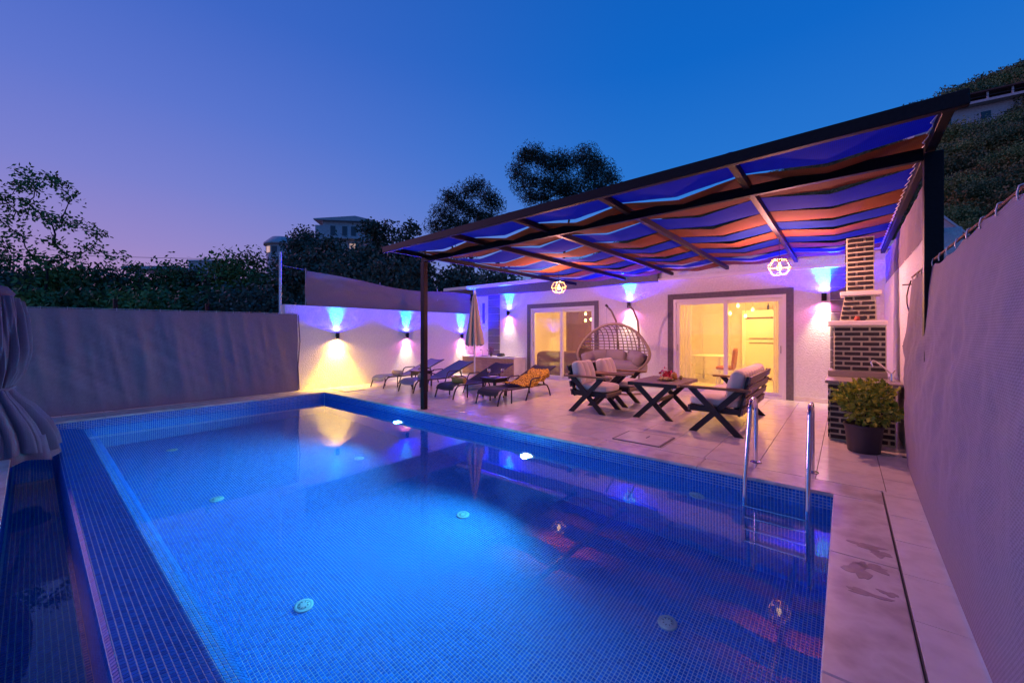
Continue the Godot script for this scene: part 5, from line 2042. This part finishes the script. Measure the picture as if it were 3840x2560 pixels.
func background() -> void:
	var green := Color(0.11, 0.22, 0.05)
	var dark := Color(0.016, 0.03, 0.016)
	var olive := Color(0.085, 0.12, 0.075)
	# tall open tree at the left, with bare twigs
	var foot := at_pixel(150, 1249, 13.0)
	foot.y = -0.08
	var tips := []
	for q in [[15, 745, 13.0], [60, 700, 13.2], [95, 655, 13.1], [110, 690, 12.9], [130, 705, 13.2], [190, 670, 13.0], [215, 690, 12.8], [265, 738, 13.0], [60, 790, 13.2], [100, 760, 13.0], [150, 800, 13.0], [190, 830, 13.1], [225, 830, 12.9], [290, 840, 13.0], [360, 875, 13.2], [20, 830, 12.8], [80, 880, 13.0], [200, 910, 13.0], [340, 925, 13.1], [0, 900, 13.0], [30, 950, 13.2], [120, 960, 12.9], [260, 960, 13.2], [430, 965, 13.2], [180, 980, 13.0]]:
		tips.append(at_pixel(q[0], q[1], q[2]) - foot)
	tree("broadleaf_tree", "tall open tree with sparse twigs beyond the dark screen", "tree", foot, tips, 0.34, 85, 0.065, green, 0.06, "trees beyond the screens")
	# the hedge of bushes beyond the screen
	var hedge := [[-60, 905, 15.0, 1.7], [60, 960, 14.5, 1.5], [190, 985, 15.0, 1.6], [330, 990, 16.0, 1.5], [450, 1030, 16.5, 1.4], [560, 1060, 17.0, 1.4], [660, 985, 17.5, 1.3], [740, 1000, 18.0, 1.5], [850, 965, 18.0, 1.7], [960, 935, 19.0, 1.8], [1040, 950, 20.0, 1.6], [500, 1090, 13.5, 1.1], [700, 1090, 14.0, 1.2], [900, 1080, 14.0, 1.2], [120, 1080, 12.8, 1.1], [320, 1085, 13.2, 1.2], [1000, 1085, 14.5, 1.2]]
	var no := 0
	for q in hedge:
		no += 1
		var p := at_pixel(q[0], q[1], q[2])
		var h: float = p.y + 0.08
		var f := Vector3(p.x, -0.08, p.z)
		var tone := [green, Color(0.06, 0.14, 0.04), olive][no % 3] as Color
		tree("leafy_bush", ["bright green leafy", "deep green leafy", "grey-green small-leaved"][no % 3] + (" tall bush in the hedge beyond the dark screen" if q[2] > 14.6 else " low bush close behind the dark screen"), "bush", f, crown_tips(30, q[3], 0.5, h - 0.15, 0.45), 0.75, 230, 0.09, tone, 0.05, "bushes beyond the dark screen")
	# young light-leaved tops that stand out against the sky
	for q in [[630, 925, 17.0, "light-leaved sapling rising above the hedge before the flat-roofed shelter"], [520, 965, 16.8, "thin sapling rising above the hedge left of the flat-roofed shelter"]]:
		var p := at_pixel(q[0], q[1], q[2])
		tree("sapling", q[3], "tree", Vector3(p.x, -0.08, p.z), crown_tips(14, 0.5, 1.8, p.y, 0.5), 0.4, 70, 0.07, Color(0.11, 0.19, 0.05), 0.04, "trees beyond the screens")
	# dark trees on the slope
	for q in [[1140, 800, 27.0, 2.2, 0.0, "grey-green olive tree left of the white hillside villa"], [1420, 765, 26.0, 2.4, 0.0, "dark spiky tree right of the white hillside villa"], [1540, 850, 25.0, 1.5, 0.0, "small dark tree just above the pergola's low corner"], [1230, 868, 23.0, 1.6, 0.0, "dark bush below the white hillside villa"], [1350, 930, 22.0, 2.4, 0.0, "dark bush behind the wall lamps and upper screen"], [1560, 960, 21.0, 2.2, 0.0, "dark bush behind the pergola post"], [1180, 960, 20.0, 1.8, 0.0, "dark bush beside the tall white pole"], [1720, 985, 21.0, 2.4, 0.0, "dark bush above the roof edge of the house"], [1450, 1000, 19.0, 1.8, 0.0, "low grey-green bush above the mauve screen"], [1300, 985, 18.5, 1.6, 0.0, "low grey-green bush over the middle wall lamp"], [1880, 1000, 20.0, 2.0, 0.0, "dark bush over the grey cornice"]]:
		var p := at_pixel(q[0], q[1], q[2])
		var gy := hill_height(p.x, p.z) - 0.08
		tree("hillside_tree" if q[1] < 870 else "hillside_bush", q[5], "tree" if q[1] < 870 else "bush", Vector3(p.x, gy, p.z), crown_tips(34, q[3] * 0.8, 0.8, p.y - gy, 0.45), 0.85, 260, 0.12, olive if q[1] > 900 else Color(0.05, 0.08, 0.045), 0.09, "trees and bushes on the slope")
	# shrubs and small trees on the slope beyond the pale screen
	var right := [[3600, 455, 45.0, 2.4, "low tree under the villa's terrace wall"], [3700, 475, 42.0, 2.3, "bushy tree in front of the villa's cellar windows"], [3815, 470, 40.0, 2.8, "broad dark tree beside the long villa"], [3640, 565, 34.0, 2.2, "rounded green shrub midway down the slope"], [3765, 600, 32.0, 2.3, "dense dark shrub midway down the slope"], [3835, 680, 28.0, 1.9, "grey-green shrub just above the pale screen's rope"], [3600, 680, 28.0, 1.7, "green shrub beside the thick post"], [3705, 720, 26.0, 1.8, "spreading shrub over the pale screen"], [3590, 790, 25.0, 1.2, "low shrub above the gabled house"], [3650, 850, 23.0, 1.1, "small shrub touching the gabled house roof"], [3640, 335, 75.0, 2.6, "olive-green tree above the long villa's roof"], [3770, 295, 78.0, 3.2, "yellow-green tree on the hill's skyline"], [3540, 372, 74.0, 2.4, "skyline tree peeping over the front beam"], [3440, 425, 74.0, 2.2, "skyline bush just over the front beam"]]
	no = 0
	for q in right:
		no += 1
		var p := at_pixel(q[0], q[1], q[2])
		var gy := hill_height(p.x, p.z) - 0.4
		var far := float(q[2]) / 30.0
		tree("slope_tree", q[4], "tree", Vector3(p.x, gy, p.z), crown_tips(30, q[3], 0.3, maxf(1.2, p.y - gy), 0.45), 0.8 * far, 200, 0.075 * far, [Color(0.09, 0.18, 0.05), Color(0.14, 0.20, 0.05), Color(0.06, 0.13, 0.045)][no % 3], 0.07, "trees on the slope beyond the pale screen")
	# two pines with layered crowns against the sky
	pine("round dark pine just above the pergola beam", [[1660, 800], [1690, 740], [1720, 770], [1750, 720], [1790, 700], [1830, 740], [1850, 770], [1760, 790], [1700, 830], [1800, 810], [1640, 850], [1740, 850], [1830, 830], [1680, 880]], 32.0, 1760)
	pine("broad twin-crowned pine standing highest above the pergola", [[1945, 640], [1970, 590], [2000, 575], [2030, 600], [2060, 620], [2095, 600], [2120, 620], [1960, 690], [2000, 680], [2050, 690], [2090, 670], [1990, 740], [2040, 740], [2100, 720], [2170, 600], [2200, 580], [2230, 610], [2260, 640], [2290, 670], [2210, 650], [2180, 690], [2250, 700], [2150, 740], [2220, 730], [2130, 700]], 32.0, 2110)
	# scrub that covers the slope behind the house
	var clump := Shape.new()
	clump.tinted = true
	for k in 620:
		var d := Vector3(rng.randfn(), absf(rng.randfn()), rng.randfn()).normalized() * pow(rng.randf(), 0.45) * Vector3(0.72, 0.75, 0.72)
		d += Vector3(0.12 * sin(d.y * 9.0), 0.0, 0.12 * cos(d.x * 8.0))
		var g := rng.randf_range(0.6, 1.3)
		clump.tint = Color(g, g, g)
		leaf_card(clump, d, 0.055, 0.034)
	var where := []
	var colors := []
	var tries := 0
	while where.size() < 6500 and tries < 60000:
		tries += 1
		var r := 17.0 + 165.0 * pow(rng.randf(), 1.3)
		var a := deg_to_rad(rng.randf_range(-35.0, 78.0))
		var p := Vector3(-sin(a) * r, 0, -cos(a) * r)
		var hh := hill_height(p.x, p.z)
		if hh < 0.6 or p.z > -16.5:
			continue
		var sc := rng.randf_range(0.5, 1.5) * (0.55 + r / 60.0)
		where.append(Transform3D(Basis(Vector3.UP, rng.randf() * TAU).scaled(Vector3(sc, sc * rng.randf_range(0.7, 1.3), sc)), Vector3(p.x, hh - 0.25, p.z)))
		var g := clampf(0.5 + 0.5 * sin(p.x * 0.31 + 2.0 * sin(p.z * 0.17)) + rng.randfn(0, 0.25), 0, 1)
		var c := Color(0.04, 0.085, 0.025).lerp(Color(0.11, 0.13, 0.035), g * g)
		if rng.randf() < 0.06:
			c = Color(0.17, 0.12, 0.02)
		colors.append(c)
	var mm := scatter(self, "hillside_scrub", clump.mesh(M.foliage), where, colors)
	mm.set_meta("label", "dense low scrub covering the slope behind the house")
	mm.set_meta("category", "scrub")
	far_buildings()
	# overhead line
	var s := Shape.new()
	var wire := []
	for k in 13:
		wire.append(at_pixel(200 + k * 75, 955 + 18 * sin(PI * k / 24.0), 22.0))
	s.tube(wire, 0.012, 5)
	single("overhead_cable", s, M.black_plastic_and_slot_shade, "thin black cable strung above the hedge", "cable")

func pine(label: String, spots: Array, ahead: float, trunk_u: float) -> void:
	var lowest := at_pixel(trunk_u, 900, ahead)
	var gy := hill_height(lowest.x, lowest.z) - 0.1
	var foot := Vector3(lowest.x, gy, lowest.z)
	var tips := []
	for q in spots:
		tips.append(at_pixel(q[0], q[1], ahead + rng.randf_range(-1.2, 1.2)) - foot)
	tree("pine_tree", label, "tree", foot, tips, 0.95, 900, 0.13, Color(0.03, 0.055, 0.025), 0.16, "pines above the pergola", 0.22)

func block(t: Node3D, called: String, a: Vector3, z: Vector3, m: Material) -> MeshInstance3D:
	var s := Shape.new()
	s.span(a, z, 0.02)
	return part(t, called, s, m)

func far_buildings() -> void:
	var white := grained(plain(0.55, 0.56, 0.56, 0.85), 0.85, 1.0, 0.02, 4, 0.3, false, 131)
	var roofm := grained(plain(0.10, 0.05, 0.04, 0.85), 0.8, 1.0, 0.03, 3, 0.5, false, 132)
	var glass := plain(0.03, 0.04, 0.06, 0.08)
	var warm := glowing(1.0, 0.55, 0.2, 0.5)
	# white villa on the slope
	var p := at_pixel(1300, 905, 44.0)
	var t := thing("hillside_villa", "white hillside villa with a shallow pitched roof among trees", "house", Vector3(p.x, hill_height(p.x, p.z) - 0.5, p.z), deg_to_rad(YAW + 8.0))
	var base := p.y - t.position.y
	block(t, "wall", Vector3(-2.9, 0, -1.2), Vector3(2.9, base + 1.4, 1.2), white)
	block(t, "balcony", Vector3(-1.9, base - 0.1, 1.2), Vector3(1.8, base + 0.05, 1.8), white)
	block(t, "upper_floor", Vector3(-2.2, base + 1.4, -1.0), Vector3(2.9, base + 1.9, 1.0), white)
	var s := Shape.new()
	s.plate(PackedVector2Array([Vector2(-3.0, 0), Vector2(3.3, 0), Vector2(3.3, 0.12), Vector2(1.2, 0.55), Vector2(-3.0, 0.12)]), 2.9, Transform3D(Basis.IDENTITY, Vector3(0, base + 1.9, 0)))
	part(t, "roof", s, white)
	for q in [[-1.1, 0.3], [0.1, 0.3], [1.0, 0.3]]:
		var w := block(t, "window", Vector3(q[0] - 0.3, base + q[1], 1.2), Vector3(q[0] + 0.3, base + q[1] + 1.1, 1.24), white)
		block(w, "glass", Vector3(q[0] - 0.25, base + q[1] + 0.05, 1.24), Vector3(q[0] + 0.25, base + q[1] + 1.05, 1.26), glass)
	block(t, "lit_window", Vector3(0.6, base - 1.1, 1.2), Vector3(1.2, base - 0.5, 1.25), warm)
	# rounded building
	p = at_pixel(1060, 925, 48.0)
	t = thing("round_building", "pale round-fronted building half hidden by the olive tree", "house", Vector3(p.x, hill_height(p.x, p.z) - 0.5, p.z))
	base = p.y - t.position.y
	s = Shape.new()
	s.lathe([Vector2(1.7, 0), Vector2(1.7, base)], 28)
	part(t, "wall", s, white)
	s = Shape.new()
	s.lathe([Vector2(1.7, base), Vector2(2.0, base), Vector2(2.0, base + 0.25), Vector2(1.2, base + 1.0), Vector2(0, base + 1.15)], 28)
	part(t, "roof", s, white)
	for k in 3:
		s = Shape.new()
		var a := 0.9 + k * 0.5
		s.box(Vector3(cos(a) * 1.72, base - 0.6, sin(a) * 1.72), Vector3(0.6, 0.7, 0.06), 0.0, Basis(Vector3.UP, PI / 2 - a))
		part(t, "window", s, warm if k == 1 else glass)
	# flat-roofed open shelter beyond the hedge
	p = at_pixel(590, 1010, 30.0)
	t = thing("open_shelter", "flat-roofed concrete shelter on slim columns beyond the hedge", "shelter", Vector3(p.x, -0.08, p.z), deg_to_rad(YAW))
	base = p.y + 0.08
	block(t, "roof_slab", Vector3(-1.3, base - 0.22, -1.5), Vector3(2.6, base + 0.02, 1.5), white)
	for x in [-0.3, 1.9]:
		for z in [-1.2, 1.2]:
			block(t, "column", Vector3(x - 0.15, 0, z - 0.15), Vector3(x + 0.15, base - 0.22, z + 0.15), white)
	block(t, "parapet", Vector3(-1.2, base - 1.9, -1.4), Vector3(2.5, base - 1.55, 1.4), white)
	block(t, "wall", Vector3(-0.9, 0, -1.3), Vector3(2.3, base - 1.9, 1.3), white)
	p = at_pixel(785, 985, 34.0)
	t = thing("water_tank_house", "grey box-shaped building top beyond the hedge", "house", Vector3(p.x, -0.08, p.z), deg_to_rad(YAW))
	block(t, "wall", Vector3(-1.0, 0, -1), Vector3(1.0, p.y, 1), white)
	block(t, "roof", Vector3(-1.1, p.y, -1.1), Vector3(1.1, p.y + 0.14, 1.1), white)
	block(t, "window", Vector3(-0.4, p.y - 1.1, 1.0), Vector3(0.3, p.y - 0.5, 1.04), glass)
	# long terrace house high up at the right
	p = at_pixel(3720, 425, 60.0)
	t = thing("terraced_villa", "long pale villa with dark verandah high on the slope", "house", Vector3(p.x, hill_height(p.x, p.z) - 2.0, p.z), 0.12)
	base = p.y - t.position.y
	block(t, "lower_wall", Vector3(-9, 0, -4), Vector3(9, base + 0.4, 3), white)
	block(t, "verandah_slab", Vector3(-9.4, base + 0.4, -4), Vector3(9.4, base + 0.75, 4.2), white)
	block(t, "upper_wall", Vector3(-8.5, base + 0.75, -4), Vector3(9, base + 1.9, 1.5), white)
	block(t, "roof", Vector3(-9.2, base + 1.9, -4.4), Vector3(9.6, base + 2.12, 4.0), roofm)
	for k in 7:
		var w := block(t, "window", Vector3(-7.6 + k * 2.3, base + 0.85, 1.5), Vector3(-6.2 + k * 2.3, base + 1.75, 1.56), white)
		block(w, "glass", Vector3(-7.5 + k * 2.3, base + 0.9, 1.56), Vector3(-6.3 + k * 2.3, base + 1.7, 1.6), glass)
	for k in 8:
		block(t, "column", Vector3(-8.8 + k * 2.4, base + 0.75, 3.5), Vector3(-8.6 + k * 2.4, base + 1.9, 3.7), white)
	block(t, "railing", Vector3(-9.2, base + 1.2, 4.0), Vector3(9.2, base + 1.27, 4.06), M.black_plastic_and_slot_shade)
	for k in 3:
		block(t, "cellar_window", Vector3(-6 + k * 4.0, base - 1.6, 3.0), Vector3(-5 + k * 4.0, base - 0.6, 3.05), glass)
	# small gabled house low on the slope, beside the thick post
	p = at_pixel(3575, 900, 22.0)
	t = thing("gabled_house", "small pale house with a steep gable beside the thick post", "house", Vector3(p.x, hill_height(p.x, p.z) - 0.3, p.z), 0.0)
	base = p.y - t.position.y
	block(t, "wall", Vector3(-1.2, 0, -2), Vector3(0.25, base + 0.1, 1), white)
	s = Shape.new()
	s.plate(PackedVector2Array([Vector2(-1.2, 0), Vector2(0.25, 0), Vector2(-0.45, 0.95)]), 3.0, Transform3D(Basis.IDENTITY, Vector3(0, base + 0.1, -0.5)))
	part(t, "gable", s, white)
	s = Shape.new()
	s.bar(Vector3(0.42, base + 0.0, -0.5), Vector3(-0.5, base + 1.15, -0.5), 3.3, 0.09, Vector3.UP)
	part(t, "roof", s, M.galvanised)
	var w2 := block(t, "window", Vector3(-0.35, base - 0.5, 1.0), Vector3(0.0, base - 0.2, 1.04), white)
	block(w2, "glass", Vector3(-0.32, base - 0.47, 1.04), Vector3(-0.03, base - 0.23, 1.06), glass)
